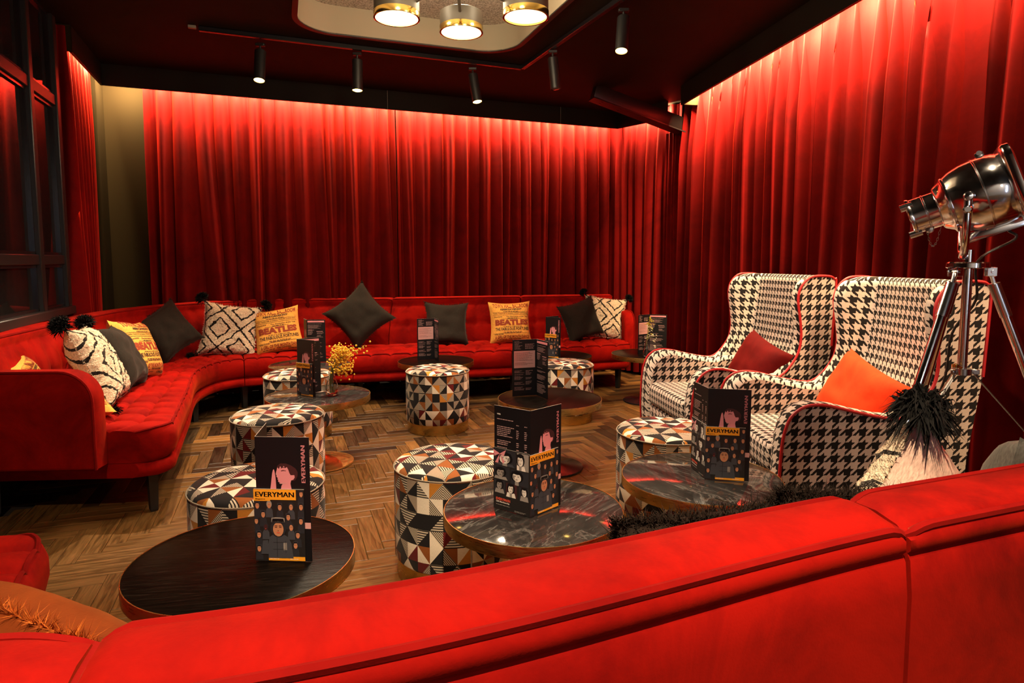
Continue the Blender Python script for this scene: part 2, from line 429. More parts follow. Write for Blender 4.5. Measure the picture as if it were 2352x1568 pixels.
def shag():
    M = Mat('shaggy_cream_wool', (.7, .55, .4), .95, spec=.05, sheen=.2, sheen_tint=(1, .85, .7))
    s = M.sep(M.coord('UV'))
    nz = M.noise(M.comb(s[0], s[1]), 22, 3, .7, 0); n2 = M.noise(M.comb(s[1], s[0], 4.0), 22, 3, .7, 0)
    n3 = M.noise(M.comb(s[0], s[1], 9.0), 2.2, 1, .5, 0)
    wob = M.math('MULTIPLY', M.math('SUBTRACT', n3, .5), .16)
    x = M.math('ADD', M.math('ADD', s[0], wob), M.math('MULTIPLY', M.math('SUBTRACT', nz, .5), .05))
    y = M.math('ADD', M.math('SUBTRACT', s[1], wob), M.math('MULTIPLY', M.math('SUBTRACT', n2, .5), .05))
    a = M.math('MULTIPLY', M.math('ADD', x, y), .66); b = M.math('MULTIPLY', M.math('SUBTRACT', x, y), .66)
    def line(t, wd): return M.math('LESS_THAN', M.math('ABSOLUTE', M.math('SUBTRACT', M.math('FRACT', M.math('ADD', t, 10.25)), .5)), wd)
    grid = M.math('MAXIMUM', line(a, .028), line(b, .028))
    fa = M.math('ABSOLUTE', M.math('SUBTRACT', M.math('FRACT', M.math('ADD', a, 9.75)), .5)); fb = M.math('ABSOLUTE', M.math('SUBTRACT', M.math('FRACT', M.math('ADD', b, 9.75)), .5))
    ring = M.math('MAXIMUM', fa, fb)
    inner = M.math('LESS_THAN', M.math('ABSOLUTE', M.math('SUBTRACT', ring, .26)), .028)
    k = M.math('MAXIMUM', grid, inner)
    fl = M.noise(M.coord(), 90, 3, .7)
    light = M.ramp(fl, [(.3, (.62, .47, .31)), (.6, (.92, .76, .56))])
    M.base(M.mix(k, light, (.012, .010, .010))); M.bump(fl, 1.0, .02)
    return M.m
m_shag = shag()
m_shag_back = linen('cream_sateen', (.62, .42, .34))
def fur(name, a, b):
    M = Mat(name, a, .8, spec=.12)
    M.base(M.ramp(M.n('ShaderNodeNewGeometry').outputs['Random Per Island'], [(0, a), (1, b)])); return M.m
m_black_yarn = fur('black_yarn', (.003, .003, .003), (.010, .009, .008))
m_brown_fur = fur('dark_brown_fur', (.005, .003, .002), (.022, .013, .009))
m_cream_yarn = fur('cream_yarn', (.48, .36, .24), (.82, .70, .54))
m_fringe = fur('orange_fringe', (.25, .05, .008), (.55, .14, .02))
m_bead = Mat('yellow_florets', (.90, .55, .04), .6).m
m_stem = Mat('dry_stems', (.22, .20, .05), .7).m
M_ = Mat('clear_glass', (1, 1, 1), .02); M_.b.inputs['Transmission Weight'].default_value = 1; M_.b.inputs['IOR'].default_value = 1.45; m_glass = M_.m
def pane_mat():
    M = Mat('dark_window_glass', (.012, .010, .010), .03, spec=.9)
    nt = M.nt; tr = M.n('ShaderNodeBsdfTransparent'); mx = M.n('ShaderNodeMixShader'); mx.inputs[0].default_value = .72
    tr.inputs[0].default_value = (.6, .6, .6, 1)
    M.L(tr.outputs[0], mx.inputs[1]); M.L(M.b.outputs[0], mx.inputs[2]); M.L(mx.outputs[0], nt.nodes['Material Output'].inputs[0])
    return M.m
m_pane = pane_mat()
m_disc = Mat('lit_diffuser', (.9, .85, .75), .4, emit=(1, .80, .52), estr=5.5).m
m_disc_dim = Mat('dim_diffuser', (.8, .7, .6), .4, emit=(1, .66, .42), estr=1.6).m
m_lens = Mat('lit_lens', (.9, .8, .6), .4, emit=(1, .58, .12), estr=16).m
m_lens_off = Mat('dark_lens', (.10, .09, .08), .2).m
m_drum = Mat('bronze_drum', (.060, .050, .036), .55).m
# print inks
def ink(name, c, rough=.42): return Mat(name, c, rough, spec=.35).m
INKS = dict(black=ink('ink_black', (.006, .0055, .007)), pink=ink('ink_pink', (.66, .25, .28)), paper=ink('paper_edge', (.45, .40, .36)), dim=ink('ink_grey_pink', (.42, .26, .25)),
            yellow=ink('ink_orange', (.80, .33, .02)), skin=ink('ink_skin', (.48, .21, .11)), jacket=ink('ink_jacket', (.048, .050, .062)), hood=ink('ink_hood', (.022, .022, .028)),
            grey=ink('ink_grey', (.26, .23, .21)), white=ink('ink_white', (.70, .64, .58)), brown=ink('ink_brown', (.050, .016, .018)), red=ink('ink_red', (.66, .09, .05)),
            dark=ink('ink_dark', (.016, .014, .014)), rose=ink('ink_rose', (.60, .31, .30)))
INKN = list(INKS); INKM = [INKS[k] for k in INKN]; K = {k: i for i, k in enumerate(INKN)}
# ================================================================== ROOM SHELL
H_CEIL, H_PEL = 2.80, 2.63
ROOM = [(-3.70, 5.44), (1.25, 7.31), (1.80, 6.66), (1.89, 5.90), (3.16, -2.6), (-2.75, -2.6), (-2.55, 3.05)]
def wall(name, p0, p1, mat, z1=H_CEIL, th=.1, z0=0):
    a, b = Vector((*p0, 0)), Vector((*p1, 0)); d = (b - a).normalized(); n = Vector((-d.y, d.x, 0))
    g = G(); c = [a - d * .0, b + d * .0, b + n * th, a + n * th]
    lo = [(p.x, p.y, z0) for p in c]; hi = [(p.x, p.y, z1) for p in c]
    k = len(g.v); g.v += lo + hi
    for q in ((0, 1, 5, 4), (1, 2, 6, 5), (2, 3, 7, 6), (3, 0, 4, 7), (4, 5, 6, 7), (3, 2, 1, 0)): g.face([k + i for i in q])
    return tag(obj(name, g, mat, smooth=False), kind='structure')
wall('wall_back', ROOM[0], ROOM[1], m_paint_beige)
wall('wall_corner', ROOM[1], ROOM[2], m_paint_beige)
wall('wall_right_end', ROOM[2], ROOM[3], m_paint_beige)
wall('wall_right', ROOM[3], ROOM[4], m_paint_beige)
wall('wall_front', ROOM[4], ROOM[5], m_paint_front)
wall('wall_left_near', ROOM[5], ROOM[6], m_paint_dark)
WD = (-.348, .937)                                     # direction of the window wall
W0, W1 = (-2.55, 3.05), (-2.985, 4.22)                 # window opening ends
wall('wall_left', W1, ROOM[0], m_paint_dark)
wall('wall_left_below', W0, W1, m_paint_dark, z1=.90)
# floor slab + planks
g = G(); pts = [(p[0], p[1]) for p in ROOM]
g.poly([(x, y, -.012) for x, y in reversed(pts)])
g.poly([(x, y, -.12) for x, y in pts])
floor = tag(obj('floor', g, m_gap, smooth=False), kind='structure')
# herringbone: planks along the two room axes
PW, PL = .075, .375
u_ax, v_ax = Vector((math.cos(R(20)), math.sin(R(20)))), Vector((-math.sin(R(20)), math.cos(R(20))))
def inside(x, y, poly):
    c = False; n = len(poly)
    for i in range(n):
        x0, y0 = poly[i]; x1, y1 = poly[(i + 1) % n]
        if (y0 > y) != (y1 > y) and x < (x1 - x0) * (y - y0) / (y1 - y0) + x0: c = not c
    return c
SHRUNK = ROOM
planks = []

for col in range(-16, 22):
    for k in range(-110, 130):
        # each column of the zigzag: planks alternate between the axes with a step of one width
        for o_ in (0, 1):
            if o_ == 0: cx, cy, ang = k * PW + PL / 2, k * PW + PW / 2, 0
            else: cx, cy, ang = k * PW + PW / 2 - 0, k * PW + PL / 2 + PW, 1
            cx += col * PL * 1.0; cy -= col * PL * 1.0
            # tile the zigzag strips side by side
            p = u_ax * cx + v_ax * cy
            if inside(p.x, p.y, SHRUNK): planks.append((p.x, p.y, ang))
def plank_mesh(ln, wd, seed):
    g = G(); rr = random.Random(seed); e = .0022
    x, y = ln / 2 - .0008, wd / 2 - .0008
    lo = [(-x, -y, -.011), (x, -y, -.011), (x, y, -.011), (-x, y, -.011)]
    md = [(-x, -y, -.0016), (x, -y, -.0016), (x, y, -.0016), (-x, y, -.0016)]
    hi = [(-x + e, -y + e, 0), (x - e, -y + e, 0), (x - e, y - e, 0), (-x + e, y - e, 0)]
    g.v += lo + md + hi
    U = lambda q: [(g.v[i][0] + seed * .7, g.v[i][1] * 1.0) for i in q]
    for a in range(4):
        b = (a + 1) % 4
        for q in ((a, b, 4 + b, 4 + a), (4 + a, 4 + b, 8 + b, 8 + a)): g.face(q, U(q))
    g.face((8, 9, 10, 11), U((8, 9, 10, 11)))
    return g
planks = [(x, y, a) for x, y, a in planks]
def camkey(p):
    x, y, _ = p
    vis = 1.05 < y < 5.75 and abs(x) < y * .83 and x > -2.35 and x < 1.45
    return (0 if vis else 1, math.hypot(x, y))
planks.sort(key=camkey)
base_meshes = []
for sd in range(6):
    o = obj('plank', plank_mesh(PL, PW, sd), m_plank, smooth=False); base_meshes.append(o.data); bpy.data.objects.remove(o)
rg = random.Random(3)
A0 = R(20)
for x, y, a in planks[:300]:
    o = bpy.data.objects.new('plank', base_meshes[rg.randrange(6)]); COL.objects.link(o); o.parent = floor
    o.location = (x, y, rg.uniform(-.0006, .0006)); o.rotation_euler = (rg.uniform(-.0012, .0012), rg.uniform(-.0006, .0006), A0 + (PI / 2 if a else 0))
g = G()
for x, y, a in planks[300:]:
    t = Matrix.Translation((x, y, rg.uniform(-.0006, .0006))) @ Matrix.Rotation(A0 + (PI / 2 if a else 0), 4, 'Z')
    q = plank_mesh(PL, PW, rg.randrange(6)); b = len(g.v)
    g.v += [tuple(t @ Vector(p)) for p in q.v]
    for f, u in zip(q.f, q.uv): g.face([b + i for i in f], u)
o = obj('far_planks', g, m_plank, floor, smooth=False); o['kind'] = 'stuff'

# ceiling with the rounded recess
def rrect(cx, cy, hw, hh, r, n=9):
    """rounded rectangle in room axes (u, v), returned in world xy, counter-clockwise"""
    out = []
    for sx, sy, a0 in ((1, 1, 0), (-1, 1, 90), (-1, -1, 180), (1, -1, 270)):
        for k in range(n):
            a = R(a0 + 90 * k / (n - 1)); lx = sx * (hw - r) + r * math.cos(a); ly = sy * (hh - r) + r * math.sin(a)
            p = Vector((cx, cy)) + u_ax * lx + v_ax * ly; out.append((p.x, p.y))
    return out
COF_C = Vector((-.345, 3.605)); COF = rrect(COF_C.x, COF_C.y, .765, 1.18, .26)
def holed(outer, inner, z, flip=False, mi=0, g=None):
    g = g or G(); polys = [[Vector((x, y, 0)) for x, y in outer], [Vector((x, y, 0)) for x, y in inner]]
    allp = polys[0] + polys[1]; b = len(g.v); g.v += [(p.x, p.y, z) for p in allp]
    for t in tessellate_polygon(polys):
        a, c, d = [allp[i] for i in t]; up = (c - a).cross(d - a).z > 0
        q = [b + i for i in t]
        if up != flip: q.reverse()
        g.face(q, None, mi)
    return g
g = holed(ROOM, COF, H_CEIL); holed(ROOM, COF, H_CEIL + .03, True, 0, g)
ceiling = tag(obj('ceiling', g, m_ceiling, smooth=False), kind='structure')
ZC = 2.985
g = G(); g.grid([[(x, y, z) for x, y in COF] for z in (H_CEIL - .004, ZC)], close_u=True, flip=True)
tag(obj('trim_recess', g, m_coffer, ceiling), kind='structure', label='beige curved side of the ceiling recess')
g = G(); g.poly([(x, y, ZC - .001) for x, y in COF][::-1])
tag(obj('recess_ceiling', g, m_stipple, ceiling, smooth=False), label='stippled cream plaster inside the recess')
COF2 = rrect(COF_C.x, COF_C.y, .80, 1.215, .285)
g = G(); rows = [[(x, y, z) for x, y in P] for P, z in ((COF2, H_CEIL), (COF2, H_CEIL - .010), (COF, H_CEIL - .010), (COF, H_CEIL))]
g.grid(rows, close_u=True, flip=True)
tag(obj('recess_rim', g, m_black, ceiling), label='thin dark rim around the recess')
for lu, lv in ((-.55, 1.179), (.62, 1.179)):
    p = COF_C + u_ax * lu + v_ax * lv; g = G(); g.box(-.002, .002, -.003, .003, H_CEIL + .002, ZC - .002)
    o = obj('panel_joint', g, m_deep, ceiling, smooth=False); o.location = (p.x, p.y, 0); o.rotation_euler = (0, 0, A0)

# pelmets (fascia boards in front of the LED slots)
def pelmet(name, pts, th=.022):
    """vertical board following pts, between H_PEL and the ceiling"""
    g = G(); P = [Vector((*p, 0)) for p in pts]; n = len(P); outs = []
    for i, p in enumerate(P):
        ds = []
        if i > 0: ds.append((P[i] - P[i - 1]).normalized())
        if i < n - 1: ds.append((P[i + 1] - P[i]).normalized())
        nn = sum((Vector((-d.y, d.x, 0)) for d in ds), Vector()).normalized()
        outs.append(p + nn * th)
    rows = [[(p.x, p.y, z) for p, z in ((a, H_PEL), (b, H_PEL), (b, H_CEIL), (a, H_CEIL))] for a, b in zip(P, outs)]
    g.grid(rows, close_u=True); g.poly(rows[0]); g.poly(rows[-1][::-1])
    return tag(obj(name, g, m_paint_dark, smooth=False), kind='structure')
pelmet('trim_back', [PL0, PB0, PB1, PS1])
pelmet('trim_right', [PR0, (2.62, -1.3)])
# beige returns that close the slots
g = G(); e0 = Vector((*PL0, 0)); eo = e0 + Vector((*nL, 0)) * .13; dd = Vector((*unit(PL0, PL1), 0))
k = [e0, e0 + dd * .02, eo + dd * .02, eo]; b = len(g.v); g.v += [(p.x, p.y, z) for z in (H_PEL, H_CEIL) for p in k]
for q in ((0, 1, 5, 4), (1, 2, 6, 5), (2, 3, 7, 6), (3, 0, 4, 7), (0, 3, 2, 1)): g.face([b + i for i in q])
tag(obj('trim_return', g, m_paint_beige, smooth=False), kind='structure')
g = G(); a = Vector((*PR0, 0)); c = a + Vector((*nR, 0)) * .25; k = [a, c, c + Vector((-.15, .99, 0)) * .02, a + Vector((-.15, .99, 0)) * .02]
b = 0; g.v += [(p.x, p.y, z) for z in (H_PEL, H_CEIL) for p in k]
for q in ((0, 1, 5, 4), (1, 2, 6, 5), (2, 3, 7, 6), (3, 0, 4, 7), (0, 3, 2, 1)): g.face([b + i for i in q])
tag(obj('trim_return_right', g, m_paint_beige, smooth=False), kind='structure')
# beige corner pier beside the back curtain
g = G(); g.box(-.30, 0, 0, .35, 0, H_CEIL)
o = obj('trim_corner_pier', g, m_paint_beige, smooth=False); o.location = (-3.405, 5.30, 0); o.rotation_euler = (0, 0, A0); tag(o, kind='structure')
# joints between the fascia boards
for px in (2.28, 4.05):
    p = Vector(PB0) + Vector(unit(PB0, PB1)) * px; g = G(); g.box(-.0015, .0015, -.002, .002, H_PEL, H_CEIL)
    o = obj('trim_joint', g, m_grey, smooth=False); o.location = (p.x, p.y, 0); o.rotation_euler = (0, 0, A0); tag(o, kind='structure')
# sloping steel brace by the right-hand pelmet
g = G(); d = Vector((1.66, 6.17, 2.50)) - Vector((.74, 5.90, 2.76)); L_ = d.length
g.rbox(L_, .10, .13, .012)
for i in range(5):
    for s in (-1, 1): g.lathe([(.0, .012), (.011, .010), (.014, 0)], 10, T=Matrix.Translation((-L_ / 2 + .1 + i * .19, s * .028, -.066)) @ Matrix.Rotation(PI, 4, 'X'))
g.box(-L_ / 2, L_ / 2, -.068, .068, -.075, -.064)
o = obj('trim_steel_brace', g, Mat('oxblood_steel', (.010, .004, .0035), .40).m); q = d.to_track_quat('X', 'Z'); o.rotation_euler = q.to_euler(); o.location = (1.20, 6.035, 2.63); tag(o, kind='structure')

# ------------------------------------------------------------------ window on the left
win = bpy.data.objects.new('window_1', None); COL.objects.link(win); win['kind'] = 'structure'
win.location = (W0[0], W0[1], 0); win.rotation_euler = (0, 0, math.atan2(WD[1], WD[0]))     # local x runs along the wall, local +y = outside
WL = math.hypot(W1[0] - W0[0], W1[1] - W0[1])
def fr(name, x0, x1, z0, z1, y0=-.02, y1=.05, mat=m_black):
    g = G(); g.rbox(x1 - x0, y1 - y0, z1 - z0, .005, Matrix.Translation(((x0 + x1) / 2, (y0 + y1) / 2, (z0 + z1) / 2)), 1); return obj(name, g, mat, win)
fr('window_sill', 0, WL + .02, .87, .925, -.05, .10)
XM, XE = .75, WL - .045                 # main mullion, end frame
for z0, z1 in ((1.20, 1.26), (2.22, 2.29)): fr('transom', 0, XE, z0, z1)
fr('mullion', XM - .03, XM + .03, .92, H_CEIL, -.03, .05); fr('mullion', XE, WL + .02, .92, H_CEIL, -.03, .06)
fr('mullion', -.0, .05, .92, H_CEIL, -.02, .05)
for x0, x1, z0, z1 in ((.05, XM - .03, 1.26, 2.22), (.05, XM - .03, .925, 1.20), (.05, XM - .03, 2.29, 2.80), (XM + .03, XE, .925, 1.20), (XM + .03, XE, 1.26, 2.22), (XM + .03, XE, 2.29, 2.80)):
    b_ = .018
    g = G()
    for q in ((x0, x1, z0, z0 + b_), (x0, x1, z1 - b_, z1), (x0, x0 + b_, z0, z1), (x1 - b_, x1, z0, z1)): g.box(q[0], q[1], -.006, .03, q[2], q[3])
    obj('glazing_bead', g, m_black_gloss, win, smooth=False)
    g = G(); g.box(x0 + .01, x1 - .01, .008, .014, z0 + .01, z1 - .01); o = obj('pane', g, m_pane, win, smooth=False)
g = G(); g.rbox(.16, .03, .96, .004, Matrix.Translation((XM + .13, .10, 1.74)), 1); g.rbox(.16, .03, .5, .004, Matrix.Translation((XM + .13, .10, 2.54)), 1); obj('grey_reveal_panel', g, m_grey, win)
g = G(); g.rbox(.10, .06, .30, .004, Matrix.Translation((XM - .10, .10, 1.07)), 1); obj('grey_reveal_panel', g, m_grey, win)
g = G(); g.box(-.4, WL + .4, .5, .52, .3, 3.0); obj('outer_wall', g, m_deep, win, smooth=False)
# red panel behind the big pane, standing in for the curtain's reflection
bl = G(); bl.box(.06, XM - .04, .06, .066, 1.27, 2.25); obj('reflection_panel', bl, velvet('reflection_red', (.10, .006, .004), (.13, .008, .005), (1, .1, .05), .1), win, smooth=False)

strip_light((-2.66, 3.15), (-2.86, 3.68), 2.22, 5.0, (-.937, -.348), .02, (1, .5, .3))  # added strip that brightens the red panel from its top
# ------------------------------------------------------------------ curtains
def curtain(name, label, pts, pitch, amp, seed, z1=2.785, z0=.03, flare=None, group=None, step=12, rows=34, over=0.0, mat=None):
    """pleated velvet hung along the polyline pts; folds hang from fixed pinch points and wander lower down"""
    rr = random.Random(seed); P = [Vector(p) for p in pts]
    ln = [0]
    for a, b in zip(P, P[1:]): ln.append(ln[-1] + (b - a).length)
    LT = ln[-1]; n = max(3, round(LT / pitch)); cols = n * step
    def at(s):
        s = max(0, min(LT, s))
        for i in range(len(P) - 1):
            if s <= ln[i + 1] + 1e-9: break
        t = (s - ln[i]) / (ln[i + 1] - ln[i]); p = P[i].lerp(P[i + 1], t); d = (P[i + 1] - P[i]).normalized()
        return p, d
    edge = [0.0]
    for k in range(n): edge.append(edge[-1] + rr.uniform(.55, 1.5))
    edge = [e / edge[-1] * LT for e in edge]
    A = [rr.uniform(.7, 1.2) for _ in range(n + 1)]; drift = [rr.gauss(0, .23) for _ in range(n + 1)]; sk = [rr.uniform(.2, .75) for _ in range(n + 1)]
    drift[0] = drift[-1] = 0
    g = G(); R_ = []
    for r in range(rows + 1):
        f = r / rows; z = z1 + (z0 - z1) * f; row = []
        dw = smooth01((f - .02) / .9); grow = .55 + .45 * smooth01(f / .25)
        for c in range(cols + 1):
            k = min(c // step, n - 1); u = (c - k * step) / step
            a = lerp(A[k], A[k + 1], u); dr = lerp(drift[k], drift[k + 1], u); skw = sk[k]
            s0 = lerp(edge[k], edge[k + 1], u); wd = edge[k + 1] - edge[k]
            ph = 2 * PI * u
            dpt = amp * a * grow * (math.cos(ph) + .26 * math.cos(2 * ph + .6) + .10 * math.sin(3 * ph))
            dpt += .012 * math.sin(s0 * 3.1 + f * 2.2 + seed)
            s = s0 + wd * (skw * .32 if not over else -(.10 + skw * .38)) * math.sin(ph) * grow + dr * pitch * dw
            s = max(-.01, min(LT + .01, s))
            p, d = at(s); nn = Vector((-d.y, d.x))
            q = p - nn * dpt
            if flare:
                e = flare(s0, LT, f); q = q + d * e[0] - nn * e[1]
            row.append((q.x, q.y, z))
        R_.append(row)
    g.grid(R_, flip=True)
    o = obj(name, g, mat or m_curtain, sharp=180)
    # heading tape seam along the top and the bottom hem
    return tag(o, label, 'curtain', group)
GC = 'red velvet curtains around the room'
def back_pt(t, d=.19): return (PB0[0] + nB[0] * d + .936 * t, PB0[1] + nB[1] * d + .354 * t)
curtain('curtain', 'left half of the red velvet curtain behind the long sofa, ending beside the beige pier', [back_pt(.26), back_pt(2.37)], .13, .070, 11, group=GC)
curtain('curtain', 'right half of the red velvet curtain behind the long sofa, meeting the angled corner', [back_pt(2.38), back_pt(4.83, .19)], .13, .070, 25, group=GC)
lp = [(-3.045, 4.285), (-2.985, 4.355), (-3.035, 4.46), (-3.365, 5.14)]
def flareL(s, LT, f):
    k = smooth01(1 - s / (LT * .45)) * smooth01((f - .35) / .5)
    return (-.10 * k, .06 * k)
curtain('curtain', 'narrow red velvet curtain on the left wall between window and beige pier', lp, .105, .020, 5, flare=flareL, group=GC)
curtain('curtain', 'short red velvet curtain across the angled corner right of the long sofa', [off((1.065, 6.945), nS, .115), off((1.60, 6.32), nS, .12)], .12, .040, 41, group=GC)
curtain('curtain', 'dark lowered red curtain under the sloping steel brace', [(1.585, 6.50), (1.655, 6.12)], .07, .026, 8, z1=2.50, group=GC)
curtain('curtain', 'far half of the red velvet curtain along the right wall behind the armchairs', [(1.675, 6.10), (1.978, 4.12)], .135, .075, 17, over=1, group=GC)
curtain('curtain', 'near half of the red velvet curtain along the right wall behind the studio lamp', [(1.98, 4.10), (2.51, .6)], .155, .080, 29, over=1, group=GC)

# ------------------------------------------------------------------ chandelier in the recess
HUB = Vector((-.285, 3.42)); ch = thing('chandelier', 'bronze and brass drum chandelier hanging in the ceiling recess', 'chandelier', (HUB.x, HUB.y, 0))
g = G(); g.lathe([(0, ZC), (.07, ZC), (.075, ZC - .02), (.012, ZC - .03), (.012, 2.72), (.06, 2.715), (.065, 2.70), (.065, 2.66), (.06, 2.65), (0, 2.648)], 28, mis=[0, 0, 0, 0, 1, 1, 1, 1, 1]); obj('hub', g, [m_drum, m_brass_polished], ch)
for i in range(5):
    a = R((91, 160, 235, 308, 17)[i]); rr = (.335, .36, .38, .38, .375)[i]
    c = Vector((rr * math.cos(a), rr * math.sin(a), 2.525)); dirv = Vector((math.cos(a), math.sin(a), 0))
    g = G(); g.tube([dirv * .05 + Vector((0, 0, 2.685)), c - dirv * .11 + Vector((0, 0, .075))], .010, 8); obj('arm', g, m_drum, ch)
    T = Matrix.Translation(c); r0 = .122
    g = G(); g.lathe([(0, .118), (r0 - .01, .118), (r0, .112), (r0, .035)], 40, T=T); dr = obj('drum', g, m_drum, ch)
    g = G(); g.lathe([(r0 + .001, .036), (r0 + .0025, .034), (r0 + .0025, .002), (r0 - .002, 0), (r0 - .008, .002), (r0 - .008, .012)], 40, T=T); obj('brass_band', g, m_brass_polished, dr)
    g = G(); g.lathe([(r0 - .008, .012), (r0 * .6, .010), (0, .010)], 40, T=T); obj('diffuser', g, m_disc_dim if i == 4 else m_disc, dr)
    l = bpy.data.lights.new('drum_light', 'AREA'); l.shape = 'DISK'; l.size = .2; l.energy = 8.5 if i < 4 else 4; l.color = (1, .80, .55)
    o = bpy.data.objects.new('drum_light', l); COL.objects.link(o); o.parent = ch; o.location = c + Vector((0, 0, -.004)); o['kind'] = 'helper'
    l = bpy.data.lights.new('recess_fill', 'POINT'); l.energy = 5.5; l.color = (1, .78, .5); l.shadow_soft_size = .05  # added fill above the closed drum, brightens the ceiling recess
    o = bpy.data.objects.new('recess_fill', l); COL.objects.link(o); o.parent = ch; o.location = c + Vector((0, 0, .19)); o['kind'] = 'helper'

# ------------------------------------------------------------------ lighting track and its spotlights
TP = [(-2.10, 4.415), (.085, 5.275), (1.20, 2.62)]
tr = thing('lighting_track', 'black L-shaped lighting track fixed to the dark ceiling', 'track')
for a, b in zip(TP, TP[1:]):
    d = Vector((b[0] - a[0], b[1] - a[1])); g = G(); g.rbox(d.length + .03, .035, .032, .004, seg=1)
    o = obj('rail', g, m_black_gloss, tr); o.location = ((a[0] + b[0]) / 2, (a[1] + b[1]) / 2, H_CEIL - .017); o.rotation_euler = (0, 0, math.atan2(d.y, d.x))
g = G(); g.rbox(.05, .03, .02, .003, seg=1); o = obj('end_feed', g, m_grey, tr); o.location = (TP[0][0] - .05, TP[0][1] - .02, H_CEIL - .011); o.rotation_euler = (0, 0, A0)
def track_spot(label, x, y, tilt, az, lit=True, ln=.225):
    t = thing('track_spotlight', label, 'spotlight', (x, y, 0), 0, 'black spotlights on the ceiling track')
    zt = H_CEIL - .034
    g = G(); g.rbox(.065, .03, .022, .004, Matrix.Translation((0, 0, zt - .012)), 1); g.tube([(0, 0, zt - .02), (0, 0, zt - .065)], .008, 8); obj('bracket', g, m_black, t)
    T = Matrix.Translation((0, 0, zt - .055)) @ Matrix.Rotation(az, 4, 'Z') @ Matrix.Rotation(tilt, 4, 'Y')
    r = .039
    g = G(); g.lathe([(0, 0), (r - .004, 0), (r, -.004), (r, -ln), (r - .003, -ln - .001), (r - .003, -ln + .012)], 24, T=T); b = obj('body', g, m_black, t)
    g = G(); g.lathe([(0, -ln - .006), (r * .6, -ln - .004), (r - .004, -ln + .003)], 24, T=T); obj('lens', g, m_lens if lit else m_lens_off, b)
    return t
track_spot('lit black spotlight, first from the left end of the ceiling track', -1.79, 4.64, R(14), R(95))
track_spot('lit black spotlight hanging straight down, second from the left end of the track', -1.15, 4.84, R(4), R(90))
track_spot('lit black spotlight tilted to the right, nearest the corner of the track', -.315, 5.205, R(12), R(145))
track_spot('unlit black spotlight just past the corner of the ceiling track', .30, 4.79, R(6), R(170), lit=False)
track_spot('lit black spotlight with a glaring lens on the receding arm of the track', .685, 4.02, R(15), R(70))
# ================================================================== SOFAS
SEAT_Z, BACK_Z = .434, .865
class Sofa:
    """a banquette lofted between a seat-front line F and a back line B (inner top edge)"""
    def __init__(s, F, B): s.F = F; s.B = B; s.n = len(F) - 1
    def st(s, t):
        f = cr(s.F, t); b = cr(s.B, t); d = b - f; L = d.length; return f, d / L, L
def seg_ts(ta, tb, n): return [ta + (tb - ta) * i / n for i in range(n + 1)]
def add_profile(g, S, ts, prof, gap=.004, edge=.02):
    """prof(i, n, L) -> list of (d, z) forming a closed loop; lofted along ts, ends capped and slightly rounded"""
    rows = []; n = len(ts) - 1
    for i, t in enumerate(ts):
        f, d, L = S.st(t)
        q = prof(i / n, L)
        rows.append([(f.x + d.x * a, f.y + d.y * a, z) for a, z in q])
    # pull the ends in by the seam gap
    def shift(r0, r1, k): return [tuple(Vector(p) + (Vector(q) - Vector(p)) * k) for p, q in zip(r0, r1)]
    l0 = (Vector(rows[0][0]) - Vector(rows[1][0])).length or 1
    rows[0] = shift(rows[0], rows[1], min(.4, gap / l0)); rows[-1] = shift(rows[-1], rows[-2], min(.4, gap / l0))
    g.grid(rows, close_u=True)
    def cap(r, rev):
        c = Vector((sum(p[0] for p in r) / len(r), sum(p[1] for p in r) / len(r), sum(p[2] for p in r) / len(r)))
        q = list(r)
        g.poly(q[::-1] if rev else q)
    cap(rows[0], False); cap(rows[-1], True)
    return rows
def tuft(a, b, na, nb, depth):
    """dimples and creases of a tufted pad, a and b in 0..1"""
    x = a * na; y = b * nb
    dx = abs(x - round(x)); dy = abs(y - round(y))
    cx = math.exp(-(dx / .10) ** 2); cy = math.exp(-(dy / .10) ** 2)
    if round(x) in (0, na): cx = 0
    if round(y) in (0, nb): cy *= .5
    return -depth * (.55 * cx + .5 * cy * .8 + 1.0 * math.exp(-((dx * dx + dy * dy) / .03)) * (0 if round(x) in (0, na) or round(y) in (0, nb) else 1)) + depth * .5 * math.sin(PI * min(1, max(0, a))) ** .5 * .3
def seat_part(S, ta, tb, na, nb, parent, rs=0, re=0, res=9):
    nst = max(10, na * res); ts = seg_ts(ta, tb, nst); g = G()
    la = sum((S.st(x)[0] - S.st(y)[0]).length for x, y in zip(ts, ts[1:]))
    nd = nb * res
    def prof(a, L):
        dist = a * la; de = (1 - a) * la
        ins = 0
        if rs and dist < rs: ins = rs - math.sqrt(max(0, rs * rs - (rs - dist) ** 2))
        if re and de < re: ins = max(ins, re - math.sqrt(max(0, re * re - (re - de) ** 2)))
        e = min(1, min(dist, de) / .035); drop = .016 * (1 - e) ** 2
        back = L - .06; q = []
        q += [(ins + .035, .272), (ins + .008, .300), (ins - .004, .345), (ins - .004, .390), (ins + .006, SEAT_Z - .016 - drop)]
        for j in range(nd + 1):
            b = j / nd; d = ins + .018 + (back - ins - .018) * b
            z = SEAT_Z + .014 * math.sin(PI * min(1, b * 1.0 + .05)) ** .6 - drop + tuft(a, b, na, nb, .030)
            q.append((d, z))
        q += [(back, .272)]
        return q
    rows = add_profile(g, S, ts, prof)
    o = obj('seat_cushion', g, m_sofa, parent, sharp=60)
    # piping along the front edge and up both ends
    pipe = [Vector(r[5]) + Vector((0, 0, .003)) for r in rows]
    g = G(); g.tube(pipe, .0065, 6); obj('piping', g, m_piping, o)
    return o
